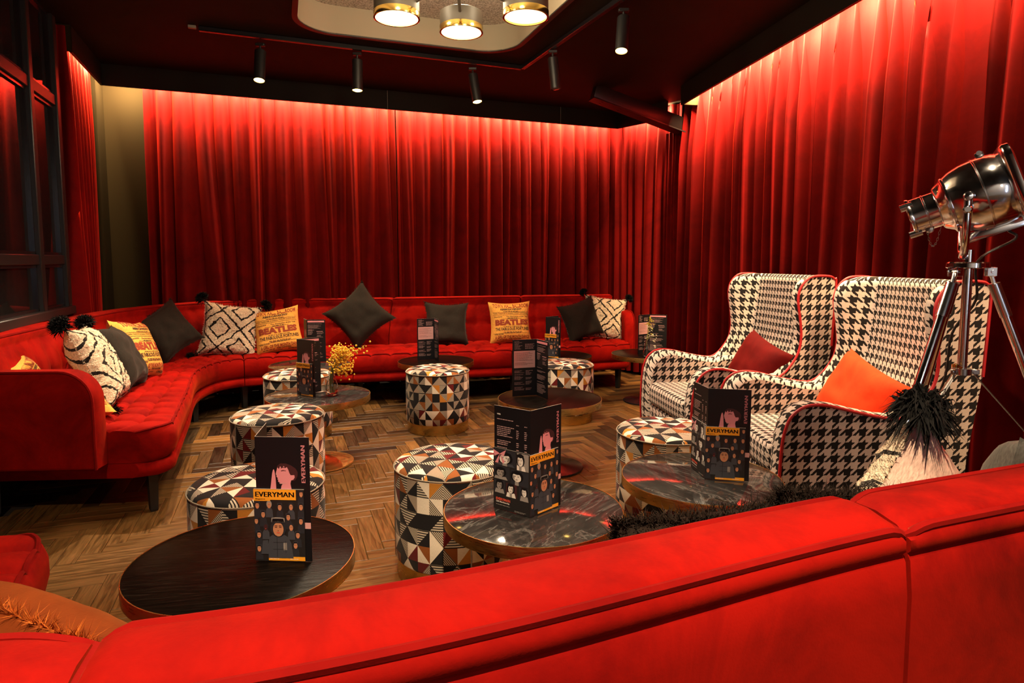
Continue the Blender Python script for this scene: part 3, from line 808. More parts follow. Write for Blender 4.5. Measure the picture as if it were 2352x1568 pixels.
def base_part(S, ta, tb, parent, z0=.20, n=24, rs=0, re=0):
    ts = seg_ts(ta, tb, n); g = G(); la = sum((S.st(x)[0] - S.st(y)[0]).length for x, y in zip(ts, ts[1:]))
    def prof(a, L):
        ins = 0; dist = a * la; de = (1 - a) * la
        if rs and dist < rs: ins = rs - math.sqrt(max(0, rs * rs - (rs - dist) ** 2))
        if re and de < re: ins = max(ins, re - math.sqrt(max(0, re * re - (re - de) ** 2)))
        return [(ins + .035, z0), (ins + .012, z0 + .012), (ins + .006, z0 + .04), (ins + .016, .262), (ins + .03, .270), (L + .10, .270), (L + .10, z0)]
    add_profile(g, S, ts, prof, .003); return obj('base', g, m_sofa, parent, sharp=50)
def back_part(S, ta, tb, na, nb, parent, res=8, pipes=True, lean=.09, detail=None):
    nst = max(8, na * res); ts = seg_ts(ta, tb, nst); g = G()
    la = sum((S.st(x)[0] - S.st(y)[0]).length for x, y in zip(ts, ts[1:]))
    nd = nb * res; T = .13; rec = {}
    def prof(a, L):
        e = min(1, min(a, 1 - a) * la / .035); dr = .012 * (1 - e) ** 2; q = []
        q.append((L - lean - .01, .40))
        for j in range(nd + 1):
            b = j / nd; z = .425 + (BACK_Z - .060 - .425) * b; d = L - lean * (1 - b) - .014 * math.sin(PI * b) ** .6 - tuft(a, b, na, nb, .016) + dr
            q.append((d, z))
        q += [(L + .004 + dr, BACK_Z - .045), (L - .004 + dr, BACK_Z - .022)]
        rec['i'] = len(q); q.append((L + .004 + dr, BACK_Z - .004 - dr))
        q += [(L + .025, BACK_Z + .006 - dr), (L + .065, BACK_Z + .010 - dr), (L + T - .025, BACK_Z + .006 - dr)]
        rec['o'] = len(q); q.append((L + T - .008, BACK_Z - .003 - dr))
        q += [(L + T + .001, BACK_Z - .016), (L + T + .002, BACK_Z - .030), (L + T - .004, BACK_Z - .036), (L + T + .002, BACK_Z - .044), (L + T + .008, BACK_Z - .09), (L + T + .009, .55), (L + T + .002, .22), (L + T - .02, .20), (L - lean, .20)]
        return q
    rows = add_profile(g, S, ts, prof, .004)
    o = obj('backrest', g, m_sofa, parent, sharp=55)
    if pipes:
        A = [Vector(r[rec['i']]) for r in rows]; Bq = [Vector(r[rec['o']]) for r in rows]
        loop = A + [A[-1].lerp(Bq[-1], .5) + Vector((0, 0, .002))] + Bq[::-1] + [A[0].lerp(Bq[0], .5) + Vector((0, 0, .002))]
        g = G(); g.tube(loop, .0065, 6, closed=True); obj('piping', g, m_piping, o)
    return o
def arm_part(S, t, parent, sgn, ztop=.72, th=.10, front=.30, rad=.14, blend=0):
    """upright slab at the sofa end t; sgn = direction along the sofa in which the slab sticks out"""
    f, d, L = S.st(t); f2, _, _ = S.st(t + .02 * (1 if t < .5 else -1))
    al = Vector((-d.y, d.x, 0))
    if al.dot(f2 - f) > 0: al = -al           # al points out of the sofa end
    x0 = front; x1 = L + .12; out = []
    z0 = .275
    out.append((x0, z0))
    for k in range(9):
        a = PI - k * (PI / 2) / 8; out.append((x0 + rad + rad * math.cos(a), ztop - rad + rad * math.sin(a)))
    out += [(x0 + (x1 - x0) * q, ztop) for q in (.45, .7, 1)] + [(x1, z0)]
    g = G(); rows = []
    cx = sum(p[0] for p in out) / len(out); cz = sum(p[1] for p in out) / len(out)
    for off_, sh in ((-.012, .012), (-.004, .003), (0, 0), (th - .012, 0), (th - .003, .004), (th, .014)):
        rows.append([tuple(Vector((f.x, f.y, 0)) + d * (x + (sh if x < cx else -sh) * 1) + al * (off_ - .0) + Vector((0, 0, z + (-sh if z > cz else sh)))) for x, z in out])
    g.grid(rows, close_u=True); g.poly(rows[0][::-1]); g.poly(rows[-1])
    o = obj('armrest', g, m_sofa, parent, sharp=50)
    pp = [Vector((f.x, f.y, 0)) + d * x + al * (th - .004) + Vector((0, 0, z)) for x, z in out[:-1]]
    g = G(); g.tube(pp, .007, 6); obj('piping', g, m_piping, o)
    return o
def sofa_leg(x, y, parent, h=.205, rz=0):
    g = G(); g.lathe([(.020, 0), (.024, .01), (.032, h)], 4, T=Matrix.Translation((x, y, 0)) @ Matrix.Rotation(rz, 4, 'Z'), capb=True, capt=True); return obj('leg', g, m_black, parent, smooth=False)
V3 = lambda P: [(x, y, 0) for x, y in P]
# far banquette: short leg along the window wall, rounded corner, long run under the back curtain
FF = V3([(-1.60, 2.92), (-1.95, 3.76), (-2.27, 4.56), (-2.17, 5.06), (-1.34, 5.24), (0.0, 5.56), (1.15, 5.95)])
FB = V3([(-2.40, 2.86), (-2.62, 3.68), (-2.82, 4.72), (-2.46, 5.66), (-1.157, 6.05), (.085, 6.42), (1.06, 6.64)])
far = Sofa(FF, FB)
fs = thing('banquette_sofa', 'long red velvet buttoned sofa curving from the window wall along the back curtain', 'sofa')
for a, b, na, nb, rs in ((0, 1, 6, 5, .16), (1, 3, 10, 5, 0), (3, 4, 6, 5, 0), (4, 5, 8, 5, 0), (5, 6, 7, 5, 0)):
    seat_part(far, a, b, na, nb, fs, rs, .10 if b == 6 else 0, 7 if a == 1 else 8)
    base_part(far, a, b, fs, .20, 30 if a == 1 else 20, rs, .10 if b == 6 else 0)
    back_part(far, a + (.015 if a == 0 else 0), b, na, 2, fs, 8)
arm_part(far, 0, fs, -1, .725, .10, .30); arm_part(far, 6, fs, 1, .725, .09, .22)
for t, q in ((.12, .12), (.12, .85), (1.0, .15), (2.2, .15), (3, .15), (4, .12), (5, .12), (5.9, .12)):
    f, d, L = far.st(t); sofa_leg(f.x + d.x * q, f.y + d.y * q, fs)
# near banquette seen from behind
NF = V3([(-1.350, 1.80), (-1.150, 1.42), (-.96, 1.26), (-.62, 1.27), (.40, 1.63), (.95, 1.86)])
NB = V3([(-2.22, 1.55), (-1.90, .92), (-1.25, .58), (-.40, .592), (.508, .941), (1.35, 1.25)])
near = Sofa(NF, NB)
ns = thing('banquette_sofa', 'red velvet sofa seen from behind in the foreground, its padded back rail crossing the view', 'sofa')
for a, b, na, nb, rs in ((0, 3, 10, 5, .10), (3, 4, 6, 5, 0), (4, 5, 5, 5, 0)):
    seat_part(near, a, b, na, nb, ns, rs, 0, 7); base_part(near, a, b, ns, .20, 24, rs)
back_part(near, 0, 2, 8, 2, ns, 7)
back_part(near, 2, 3, 6, 2, ns, 10); back_part(near, 3, 4, 6, 2, ns, 12); back_part(near, 4, 5, 5, 2, ns, 12)
for t in (.2, 1.2, 3, 4, 4.9):
    f, d, L = near.st(t); sofa_leg(f.x + d.x * .13, f.y + d.y * .13, ns); sofa_leg(f.x + d.x * (L + .06), f.y + d.y * (L + .06), ns)

# ================================================================== TABLES
def table(kind, label, x, y, rz=0, zt=.42, D=.62):
    t = thing('side_table', label, 'table', (x, y, 0), rz, 'round tables with brass rims')
    top = m_marble if kind == 'marble' else m_blackwood; r = D / 2
    bm_ = m_brass_base if kind == 'marble' else m_black_gloss
    g = G(); g.lathe([(0, 0), (.195, 0), (.20, .004), (.198, .012), (.15, .022), (.06, .034), (.028, .05)], 40, capb=False); obj('base', g, bm_, t)
    g = G(); g.lathe([(.026, .03), (.026, zt - .05), (.06, zt - .038), (.06, zt - .032)], 20); obj('column', g, bm_, t)
    g = G(); g.lathe([(0, zt - .032), (r - .003, zt - .032), (r - .003, zt - .0005), (r - .004, zt), (0, zt)], 64); obj('tabletop', g, top, t)
    g = G(); g.lathe([(r - .006, zt - .037), (r, zt - .037), (r, zt), (r - .0005, zt + .0015), (r - .003, zt + .0015), (r - .003, zt - .001)], 72); obj('rim', g, m_brass, t)
    return t
TB = {}
for k, kind, lab, x, y, rz in (
    ('A', 'wood', 'black ash round table nearest the camera, holding a tall menu stand', -.726, 1.650, .2),
    ('B', 'marble', 'dark marble table in the centre foreground, with a two-sided menu on it', .069, 1.995, .9),
    ('C', 'marble', 'dark marble table in front of the nearer houndstooth armchair', .705, 2.300, 2.2),
    ('D', 'marble', 'dark marble table with the yellow flower vase and brass dome foot', -1.165, 3.745, 1.4),
    ('E', 'wood', 'black ash table in mid-room with an open menu turned away', .222, 3.665, 1.1),
    ('F', 'wood', 'black ash table before the middle of the long sofa, behind a full stool', -.615, 5.06, .3),
    ('G', 'marble', 'dark marble table reflecting the yellow poster cushion, by the sofa bend', -1.575, 4.87, .2),
    ('H', 'wood', 'black ash table by the angled corner with a slim bottle vase', 1.175, 5.45, .8),
    ('I', 'wood', 'black ash table mostly hidden behind a stool, before the right-hand dark cushion', .375, 5.345, .5)):
    TB[k] = table(kind, lab, x, y, rz, D=.582 if k in 'ABC' else .61)

# ================================================================== STOOLS
def stool():
    t = thing('drum_stool', '', 'stool'); r, z0, z1 = .228, .078, .45
    CU = 28; cell = .056
    prof = [(r - .008, z0 - .004), (r, z0 + .006), (r + .001, .2), (r + .001, .35), (r - .001, z1 - .024)]
    zz = [z0, z0 + .01, .2, .35, z1 - .02]; n = 48
    g = G(); g.lathe(prof, n, uvs=lambda i, j: (j * CU / n, zz[i] / .061)); side = obj('upholstery', g, m_stool, t, sharp=70)
    tp = [(r - .001, z1 - .024), (r - .006, z1 - .012), (r - .02, z1 - .003), (r - .05, z1 + .002), (r * .45, z1 + .007), (0.0005, z1 + .008)]
    g = G(); g.lathe(tp, n, uvs=lambda i, j: (tp[i][0] * math.cos(2 * PI * j / n) / cell + 100.3, tp[i][0] * math.sin(2 * PI * j / n) / cell + 100.6)); obj('seat_pad', g, m_stool, t, sharp=70)
    g = G(); g.tube([((r + .001) * math.cos(2 * PI * k / n), (r + .001) * math.sin(2 * PI * k / n), z1 - .021) for k in range(n)], .0024, 6, closed=True); obj('piping', g, linen_cream, side)
    g = G(); g.tube([(r + .001, 0, z0 + .004), (r + .002, 0, .2), (r + .002, 0, .36), (r + .001, 0, z1 - .021)], .003, 6); obj('seam', g, linen_cream, side)
    g = G(); g.lathe([(0, .001), (r - .010, .001), (r - .008, .004), (r - .008, z0), (r - .012, z0 + .001)], n); obj('brass_plinth', g, m_brass, t)
    return t
linen_cream = linen('cream_piping', (.28, .23, .17))
ST0 = stool(); first = True
for lab, x, y, rz in (
    ('patterned drum stool behind the nearest black table, cut off by its menu', -.908, 2.195, 2.35),
    ('patterned drum stool next behind the nearest stool, beside the brass dome foot', -1.210, 3.205, 4.05),
    ('patterned drum stool half hidden by the flower-vase table', -1.50, 4.37, 1.0),
    ('patterned drum stool standing clear in mid-floor, fully visible with its brass plinth', -.542, 4.543, .4),
    ('patterned drum stool behind the mid-room black table and its open menu', .40, 4.82, 3.3),
    ('patterned drum stool at the left of the central marble table', -.235, 2.435, 5.1),
    ('patterned drum stool behind the right marble table, before the armchairs', .722, 2.90, 5.6),
    ('patterned drum stool behind the farther armchair, only its top showing', 1.44, 4.93, .9)):
    if first: ST0.location = (x, y, 0); ST0.rotation_euler = (0, 0, rz); ST0['label'] = lab; ST0['group'] = 'patterned drum stools with brass plinths'; first = False
    else: dup(ST0, (x, y, 0), rz, lab)
# ================================================================== WINGBACK ARMCHAIRS
HS = .056
def boxuv(g, s=HS):
    for k, f in enumerate(g.f):
        P = [Vector(g.v[i]) for i in f]; n = Vector()
        for i in range(len(P)):
            a, b = P[i], P[(i + 1) % len(P)]; n += a.cross(b)
        ax = max(range(3), key=lambda i: abs(n[i]))
        g.uv[k] = [((p.y if ax == 0 else p.x) / s + .13, (p.y if ax == 2 else p.z) / s) for p in P]
    return g
def interp(tab, x):
    if x <= tab[0][0]: return tab[0][1]
    for (a, va), (b, vb) in zip(tab, tab[1:]):
        if x <= b: return va + (vb - va) * smooth01((x - a) / (b - a)) if False else va + (vb - va) * (x - a) / (b - a)
    return tab[-1][1]
SIL = [(-.355, .09), (.395, .09), (.405, .26), (.402, .42), (.392, .51), (.368, .578), (.325, .618), (.27, .632), (.20, .626), (.10, .602), (0, .582), (-.07, .575), (-.115, .590), (-.155, .632), (-.186, .71), (-.192, .80), (-.182, .90), (-.168, .98), (-.166, 1.03), (-.178, 1.075), (-.208, 1.115), (-.255, 1.138), (-.345, 1.138), (-.378, 1.122), (-.388, 1.09), (-.378, .75), (-.365, .4)]
def bk(z): return .035 * smooth01((z - .58) / .2)
SIL = [(x - (bk(z) if x < 0 else 0), z) for x, z in SIL]
def armchair():
    t = thing('wingback_armchair', '', 'armchair')
    WF = [(.40, .02), (.58, -.10), (.632, -.155), (.71, -.186), (.80, -.192), (.90, -.182), (.98, -.168), (1.03, -.166), (1.075, -.178), (1.115, -.208), (1.138, -.255), (1.145, -.28)]
    zs = [.40, .46, .52, .57, .60, .64, .69, .74, .80, .86, .92, .97, 1.01, 1.045, 1.07, 1.09, 1.105, 1.118, 1.128, 1.136, 1.141]
    def section(z):
        e = max(0, (z - 1.10) / .041); e = .030 * (1 - math.sqrt(max(0, 1 - min(1, e) ** 2)))
        wf = interp(WF, z) - e - bk(z); rear = -bk(z) + interp([(.1, -.36), (.4, -.366), (.75, -.379), (1.09, -.388)], z) + e
        ib = -bk(z) + interp([(.40, -.235), (.60, -.262), (.80, -.290), (1.0, -.312), (1.13, -.322)], z) - e
        yo = interp([(.4, .398), (.7, .396), (1.0, .400), (1.13, .398)], z) - e * .6
        th = interp([(.4, .10), (.7, .075), (1.0, .085), (1.13, .085)], z) - 2 * e * .6
        fl = interp([(.5, 0), (.8, .012), (1.05, .02)], z)          # wings open slightly at the front
        O = []; I = []
        for q in (0, .2, .45, .7, .9):
            O.append((wf + (rear + .03 - wf) * q, yo)); I.append((wf + (ib + .055 - wf) * q, yo - th - .012 * q + fl * (1 - q)))
        O += [(rear + .010, yo - .006), (rear + .001, yo - .04)]; I += [(ib + .030, yo - th - .022), (ib + .006, yo - th - .048)]
        for y in (.20, .12, .04): O.append((rear - .004, y)); I.append((ib - .004 + .010 * (1 - (y / .22) ** 2), y * .92))
        O += [(x, -y) for x, y in O[::-1]]; I += [(x, -y) for x, y in I[::-1]]
        nz = (wf + .020 * (1 - e / .03 * .9), yo - th * .45 + fl * .5)
        return O, I, nz
    S = [section(z) for z in zs]; m = len(S[0][0])
    # loop: outer chain (k=0..m-1), left nose, inner chain backwards, right nose
    rows = []
    for (O, I, nz), z in zip(S, zs):
        zz = z
        rows.append([(x, y, zz) for x, y in O] + [(nz[0], -nz[1], zz)] + [(x, y, zz) for x, y in I[::-1]] + [(nz[0], nz[1], zz)])
    ref = rows[10]; cum = [0]
    for a, b in zip(ref, ref[1:] + ref[:1]): cum.append(cum[-1] + (Vector(a) - Vector(b)).length)
    g = G(); b = g.grid(rows, uvs=lambda i, j: (cum[j] / HS, zs[i] / HS), close_u=True, flip=True)
    for k_, f_ in enumerate(g.f):
        c_ = sum((Vector(g.v[i]) for i in f_), Vector()) / 4
        if abs(c_.y) < .268 and c_.x > interp([(.1, -.36), (.4, -.366), (.75, -.379), (1.09, -.388)], c_.z) - bk(c_.z) + .03: g.uv[k_] = [(u_ * 1.6, v_ * 1.3) for u_, v_ in g.uv[k_]]
    top = b + (len(rows) - 1) * len(ref); n = len(ref)
    for k in range(m - 1): g.face([top + k, top + k + 1, top + n - 3 - k + 0 - 0 if False else top + (2 * m - 1 - k), top + (2 * m - k)], [(g.v[i][0] / HS, g.v[i][1] / HS) for i in (top + k, top + k + 1, top + (2 * m - 1 - k), top + (2 * m - k))])
    g.face([top + m - 1, top + m, top + m + 1]); g.face([top + n - 1, top, top + 2 * m])
    obj('backrest', g, m_hound, t, sharp=75)
    top_i = next(i for i, p in enumerate(SIL) if abs(p[1] - .590) < 1e-6 and p[0] < 0)
    arm_out = SIL[:top_i + 1] + [(-.20, .60), (-.36, .60)]
    for s in (1, -1):
        # arm body: the outline swept across its thickness
        ys = [.397, .385, .350, .310, .294, .286]; ins = [.004, -.002, -.008, -.002, .008, .022]
        cx, cz = 0, .35; rows = []
        cum = [0]
        for a, b2 in zip(arm_out, arm_out[1:]): cum.append(cum[-1] + math.hypot(a[0] - b2[0], a[1] - b2[1]))
        for y, i_ in zip(ys, ins):
            rows.append([(x - i_ * (1 if x > .2 else (.0 if x > -.3 else 0)), s * y, z - i_ * (1 if z > .4 else 0)) for x, z in arm_out])
        yc = [0]
        for a, b2 in zip(ys, ys[1:]): yc.append(yc[-1] + abs(a - b2))
        g = G(); g.grid(rows, uvs=lambda i, j: (yc[min(i, 5)] / HS, cum[min(j, len(cum) - 1)] / HS), flip=(s < 0))
        P = rows[-1]; g.poly(P if s < 0 else P[::-1], 0, [(p[0] / HS, p[2] / HS) for p in (P if s < 0 else P[::-1])])
        obj('armrest', g, m_hound, t, sharp=60)
        g = G(); pts = [(x, s * .4035, z) for x, z in SIL]; pts2 = [(x, s * .396, z) for x, z in SIL]
        q = pts if s < 0 else pts[::-1]
        g.poly(q, 0, [(p[0] / HS, p[2] / HS) for p in q])
        g.grid([pts, pts2], close_u=True, flip=(s > 0))
        obj('side_panel', g, m_hound, t, smooth=False)
        pp = [Vector((x, s * .403, z)) for x, z in SIL[1:-1]]; fine = []
        for k in range((len(pp) - 1) * 4 + 1): fine.append(cr(pp, k / 4))
        g = G(); g.tube(fine, .0068, 8); obj('piping', g, m_red_pipe, t)
    g = G(); g.rbox(.62, .568, .150, .045, Matrix.Translation((.095, 0, .365)), 4); boxuv(g, HS / 1.45); obj('seat_cushion', g, m_hound, t, sharp=80)
    g = G(); g.rbox(.73, .572, .215, .018, Matrix.Translation((.025, 0, .195)), 2); boxuv(g); obj('seat_base', g, m_hound, t, sharp=60)
    for x in (-.33, .34):
        for y in (-.34, .34):
            g = G(); g.lathe([(.016, 0), (.026, .10)], 12, T=Matrix.Translation((x, y, 0)), capb=True, capt=True); obj('leg', g, m_black, t)
    return t
ac = armchair(); ac.location = (1.515, 2.955, 0); ac.rotation_euler = (0, 0, R(180)); ac['label'] = 'nearer houndstooth wingback armchair, beside the studio lamp, with an orange cushion'; ac['group'] = 'houndstooth wingback armchairs'
dup(ac, (1.325, 3.85, 0), R(188), 'farther houndstooth wingback armchair with a dark red cushion')

# ================================================================== STUDIO LAMP ON TRIPOD
CX, CY = 1.585, 2.20
sl = thing('studio_floor_lamp', 'polished chrome studio spotlight on a tall tripod in front of the right curtain', 'floor lamp', (CX, CY, 0))
g = G(); g.lathe([(0, 1.196), (.060, 1.196), (.066, 1.199), (.066, 1.214), (.062, 1.218), (.0, 1.218)], 36); g.lathe([(.016, 1.217), (.016, 1.26)], 16); obj('tripod_plate', g, m_chrome, sl)
FEET = [(-.50, -.20), (.46, -.18), (.05, .50)]
for fx, fy in FEET:
    d = Vector((fx, fy, 0)).normalized(); top = d * .062 + Vector((0, 0, 1.185)); ft = Vector((fx, fy, .012)); ax = (ft - top)
    g = G(); g.tube([top + ax * .035, top + ax * .985], .0155, 14); lg = obj('tripod_leg', g, m_chrome, sl)
    g = G(); g.tube([top + ax * .035, top + ax * .13], .0185, 14); obj('sleeve', g, m_steel, lg)
    g = G(); y = Vector((-d.y, d.x, 0))
    for s in (-1, 1): g.rbox(.030, .005, .032, .002, Matrix.Translation(d * .066 + y * .015 * s + Vector((0, 0, 1.185))) @ Matrix.Rotation(math.atan2(d.y, d.x), 4, 'Z'), 1)
    g.tube([d * .068 + y * -.022 + Vector((0, 0, 1.185)), d * .068 + y * .022 + Vector((0, 0, 1.185))], .006, 8); g.tube([top + d * .004, top + ax * .05], .007, 8)
    obj('hinge', g, m_chrome, lg)
    g = G(); g.tube([top + ax * .80, top + ax * .83], .0205, 14); obj('clamp', g, m_steel, lg)
    g = G(); g.lathe([(0, 0), (.017, 0), (.019, .02), (.016, .03)], 12, T=Matrix.Translation((ft.x, ft.y, 0))); obj('rubber_foot', g, m_black, lg)
    q = top + ax * .60; a = d * .03 + Vector((0, 0, .835)); w_ = y * .007
    g = G(); g.tube([a, q], .008, 6, flat=.35); obj('strut', g, m_steel, sl)
g = G(); g.tube([(0, 0, 1.197), (0, 0, .825)], .0150, 16); obj('centre_column', g, m_chrome, sl)
g = G(); g.lathe([(.016, .822), (.030, .824), (.030, .846), (.016, .848)], 20); 
for fx, fy in FEET:
    d = Vector((fx, fy, 0)).normalized(); g.rbox(.028, .012, .018, .002, Matrix.Translation(d * .038 + Vector((0, 0, .835))) @ Matrix.Rotation(math.atan2(d.y, d.x), 4, 'Z'), 1)
obj('spreader_collar', g, m_steel, sl)
g = G(); g.tube([(-.016, -.02, .85), (-.045, -.03, .858)], .005, 8); g.lathe([(0, 0), (.010, .002), (.011, .012), (0, .016)], 10, T=Matrix.Translation((-.045, -.03, .852))); obj('wing_screw', g, m_brass_polished, sl)
# head: local x = lens direction
YAW, PIT = R(148), R(20)
PIV = Vector((-.030, -.01, 1.432))
HSC = .77
Th = Matrix.Translation(PIV) @ Matrix.Rotation(YAW, 4, 'Z') @ Matrix.Rotation(PIT, 4, 'Y') @ Matrix.Diagonal((HSC, .96, .96, 1))
Rx = Matrix.Rotation(PI / 2, 4, 'Y')                      # lathe z -> local x
side = Matrix.Rotation(YAW, 4, 'Z') @ Vector((0, 1, 0))  # yoke axle; near side is where it points towards -y
if side.y > 0: side = -side
YK = .112
def yp(s, a):      # U-shaped yoke in the plane of the axle
    return side * (YK * s * 1.0) if a is None else side * (YK * math.cos(a)) + Vector((0, 0, -YK * 1.05 * math.sin(a)))
pts = [PIV + side * YK + Vector((0, 0, .012))] + [PIV + side * YK + Vector((0, 0, -.07 * k / 3)) for k in range(1, 4)]
pts += [PIV + Vector((0, 0, -.07)) + side * (YK * math.cos(a)) + Vector((0, 0, -.125 * math.sin(a))) for a in [PI * k / 14 for k in range(1, 14)]]
pts += [PIV - side * YK + Vector((0, 0, -.07 * k / 3)) for k in range(3, -1, -1)]
g = G(); g.tube(pts, .0125, 10, flat=1.0); obj('yoke', g, m_chrome, sl)
g = G(); g.lathe([(.118, -.152), (.124, -.14), (.127, -.10), (.127, -.06), (.122, -.01), (.111, .035), (.099, .062)], 48, T=Th @ Rx); bd = obj('lamp_housing', g, m_chrome, sl)
g = G(); g.lathe([(.099, .058), (.102, .062), (.102, .070), (.099, .073), (.092, .076), (.078, .104), (.072, .110), (.066, .112)], 48, T=Th @ Rx); obj('nose_cone', g, m_chrome, bd)
g = G(); g.lathe([(.066, .104), (.0645, .112), (.0645, .205), (.0685, .207), (.070, .212), (.070, .220), (.065, .223), (.060, .221), (.060, .190), (0, .188)], 44, T=Th @ Rx); br = obj('lens_barrel', g, m_chrome, sl)
g = G(); g.lathe([(.0648, .150), (.0668, .152), (.0668, .157), (.0648, .159)], 44, T=Th @ Rx); obj('barrel_ring', g, m_steel, br)
g = G(); g.lathe([(.126, -.064), (.1285, -.062), (.1285, -.056), (.126, -.054)], 48, T=Th @ Rx); obj('seam_ring', g, m_steel, bd)
# rear door: rounded square frame around a dome
g = G(); hs = .128; prof = []
def rsq(h, r, x): 
    out = []
    for sy, sz, a0 in ((1, 1, 0), (-1, 1, 90), (-1, -1, 180), (1, -1, 270)):
        for k in range(7):
            a = R(a0 + 15 * k); out.append(Th @ Vector((x, sy * (h - r) + r * math.cos(a), sz * (h - r) + r * math.sin(a))))
    return out
g.grid([rsq(.100, .085, -.135), rsq(.112, .09, -.150), rsq(hs, .045, -.156), rsq(hs + .004, .045, -.166), rsq(hs + .004, .045, -.186), rsq(hs - .004, .045, -.194), rsq(.02, .015, -.205)], close_u=True)
obj('rear_door', g, m_chrome, sl, sharp=50)
g = G(); g.rbox(.235, .028, .034, .006, Th @ Matrix.Translation((-.06, 0, -.135)), 2); g.rbox(.05, .04, .03, .005, Th @ Matrix.Translation((-.05, 0, -.112)), 2); obj('support_rail', g, m_chrome, bd)
g = G(); g.rbox(.035, .022, .026, .006, Th @ Matrix.Translation((-.10, 0, .130)), 2); g.tube([Th @ Vector((-.10, -.018, .138)), Th @ Vector((-.10, .018, .138))], .008, 10); obj('top_latch', g, m_steel, bd)
Ti = Th.inverted(); sl_ = (Ti.to_3x3() @ side).normalized()
def side_T(x, z, dist): 
    o_ = Th @ Vector((x, 0, z)) + side * dist; m = side.to_track_quat('Z', 'Y').to_matrix().to_4x4(); m.translation = o_; return m
g = G(); g.lathe([(0, 0), (.037, 0), (.038, .003), (.036, .008), (0, .010)], 32, T=side_T(0, 0, .087)); obj('pivot_disc', g, m_steel, bd)
for s in (1, -1):
    m = (side * s).to_track_quat('Z', 'Y').to_matrix().to_4x4(); m.translation = PIV + side * s * .092
    g = G(); g.lathe([(.009, -.012), (.009, .030), (.0145, .031), (.0155, .036), (.012, .041), (0, .043)], 18, T=m); obj('pivot_bolt', g, m_chrome, sl)
    m2 = m.copy(); m2.translation = PIV + side * s * .113 + Vector((0, 0, -.042)); g = G(); g.lathe([(0, 0.014), (.010, .014), (.015, .010), (.015, -.012)], 6, T=m2); obj('lock_nut', g, m_chrome, sl)
g = G(); g.rbox(.060, .05, .030, .004, side_T(-.055, .0, .086) @ Matrix.Rotation(0, 4, 'Z'), 2); obj('side_bracket', g, m_chrome, bd)
for y, z in ((.030, .040), (-.02, -.062)):
    g = G(); q = Ti.to_3x3() @ side; c = Vector((0, q.y * .0, z)); yv = .045 if z > 0 else .02
    sy = 1 if sl_.y > 0 else -1
    g.tube([Th @ Vector((.195, sy * yv, z)), Th @ Vector((.245, sy * yv, z))], .0125, 14); obj('front_pin', g, m_steel, br)
g = G(); g.lathe([(0, 0), (.012, .001), (.014, .008), (.010, .014), (0, .015)], 14, T=side_T(.165, -.062, .014)); obj('barrel_screw', g, m_steel, br)
a = Th @ Vector((.175, 0, -.064)) + side * .02; b = Th @ Vector((.12, 0, -.064)) + side * .02; g = G()
N_ = 16
for k in range(N_):
    u = (k + .5) / N_; p = a.lerp(b, u) + Vector((0, 0, -.062 * (1 - (2 * u - 1) ** 2))); du = .5 / N_
    q0 = a.lerp(b, u - du) + Vector((0, 0, -.062 * (1 - (2 * (u - du) - 1) ** 2))); q1 = a.lerp(b, u + du) + Vector((0, 0, -.062 * (1 - (2 * (u + du) - 1) ** 2)))
    t_ = (q1 - q0); ax = side if k % 2 else side.cross(t_.normalized()); ax = ax.normalized()
    g.tube([p + t_ * .62 * math.cos(h_) + ax * .0028 * math.sin(h_) for h_ in [2 * PI * j / 8 for j in range(8)]], .0008, 4, closed=True)
obj('safety_chain', g, m_steel, br)
cab = [Th @ Vector((-.10, 0, -.150)), Th @ Vector((-.11, 0, -.185)), Vector((.075, .06, 1.22)), Vector((.10, .09, 1.08)), Vector((.07, .16, .95)), Vector((.09, .22, .75)), Vector((.06, .32, .5)), Vector((.055, .45, .2)), Vector((.09, .52, .012)), Vector((.35, .6, .008))]
g = G(); g.tube([cr(cab, k / 6) for k in range(6 * 9 + 1)], .0045, 8); obj('power_cable', g, m_black, sl)

# ================================================================== CUSHIONS
def yarn_ball(g, c, r, n, ln, rr, droop=0.0, w=.0018, ax=None, dn=Vector((0, 0, -1))):
    """many fine strands radiating from c"""
    for _ in range(n):
        d = Vector((rr.gauss(0, 1), rr.gauss(0, 1), rr.gauss(0, 1))).normalized()
        if ax is not None: d = (d * .55 + ax).normalized()
        p0 = c + d * r * .2; p1 = c + d * (r * .2 + ln * rr.uniform(.6, 1.0)); mid = p0.lerp(p1, .55) + Vector((rr.gauss(0, .1), rr.gauss(0, .1), rr.gauss(0, .1))) * ln
        p1 = p1 + dn * droop * ln; mid = mid + dn * droop * ln * .3; s = d.cross(Vector((rr.gauss(0, 1), rr.gauss(0, 1), rr.gauss(0, 1)))).normalized() * w
        b = len(g.v); g.v += [tuple(p0 - s), tuple(p0 + s), tuple(mid + s), tuple(mid - s), tuple(p1)]
        g.face([b, b + 1, b + 2, b + 3]); g.face([b + 3, b + 2, b + 4])
def frame(phi, lean, roll):
    n = Vector((math.cos(phi) * math.cos(lean), math.sin(phi) * math.cos(lean), math.sin(lean)))
    right = Vector((-math.sin(phi), math.cos(phi), 0)) ; up = n.cross(right)
    if up.z < 0: right = -right; up = -up
    # viewer facing the front: right = (-n) x up
    right = (-n).cross(up).normalized()
    r2 = right * math.cos(roll) + up * math.sin(roll); u2 = up * math.cos(roll) - right * math.sin(roll)
    return r2, -n, u2
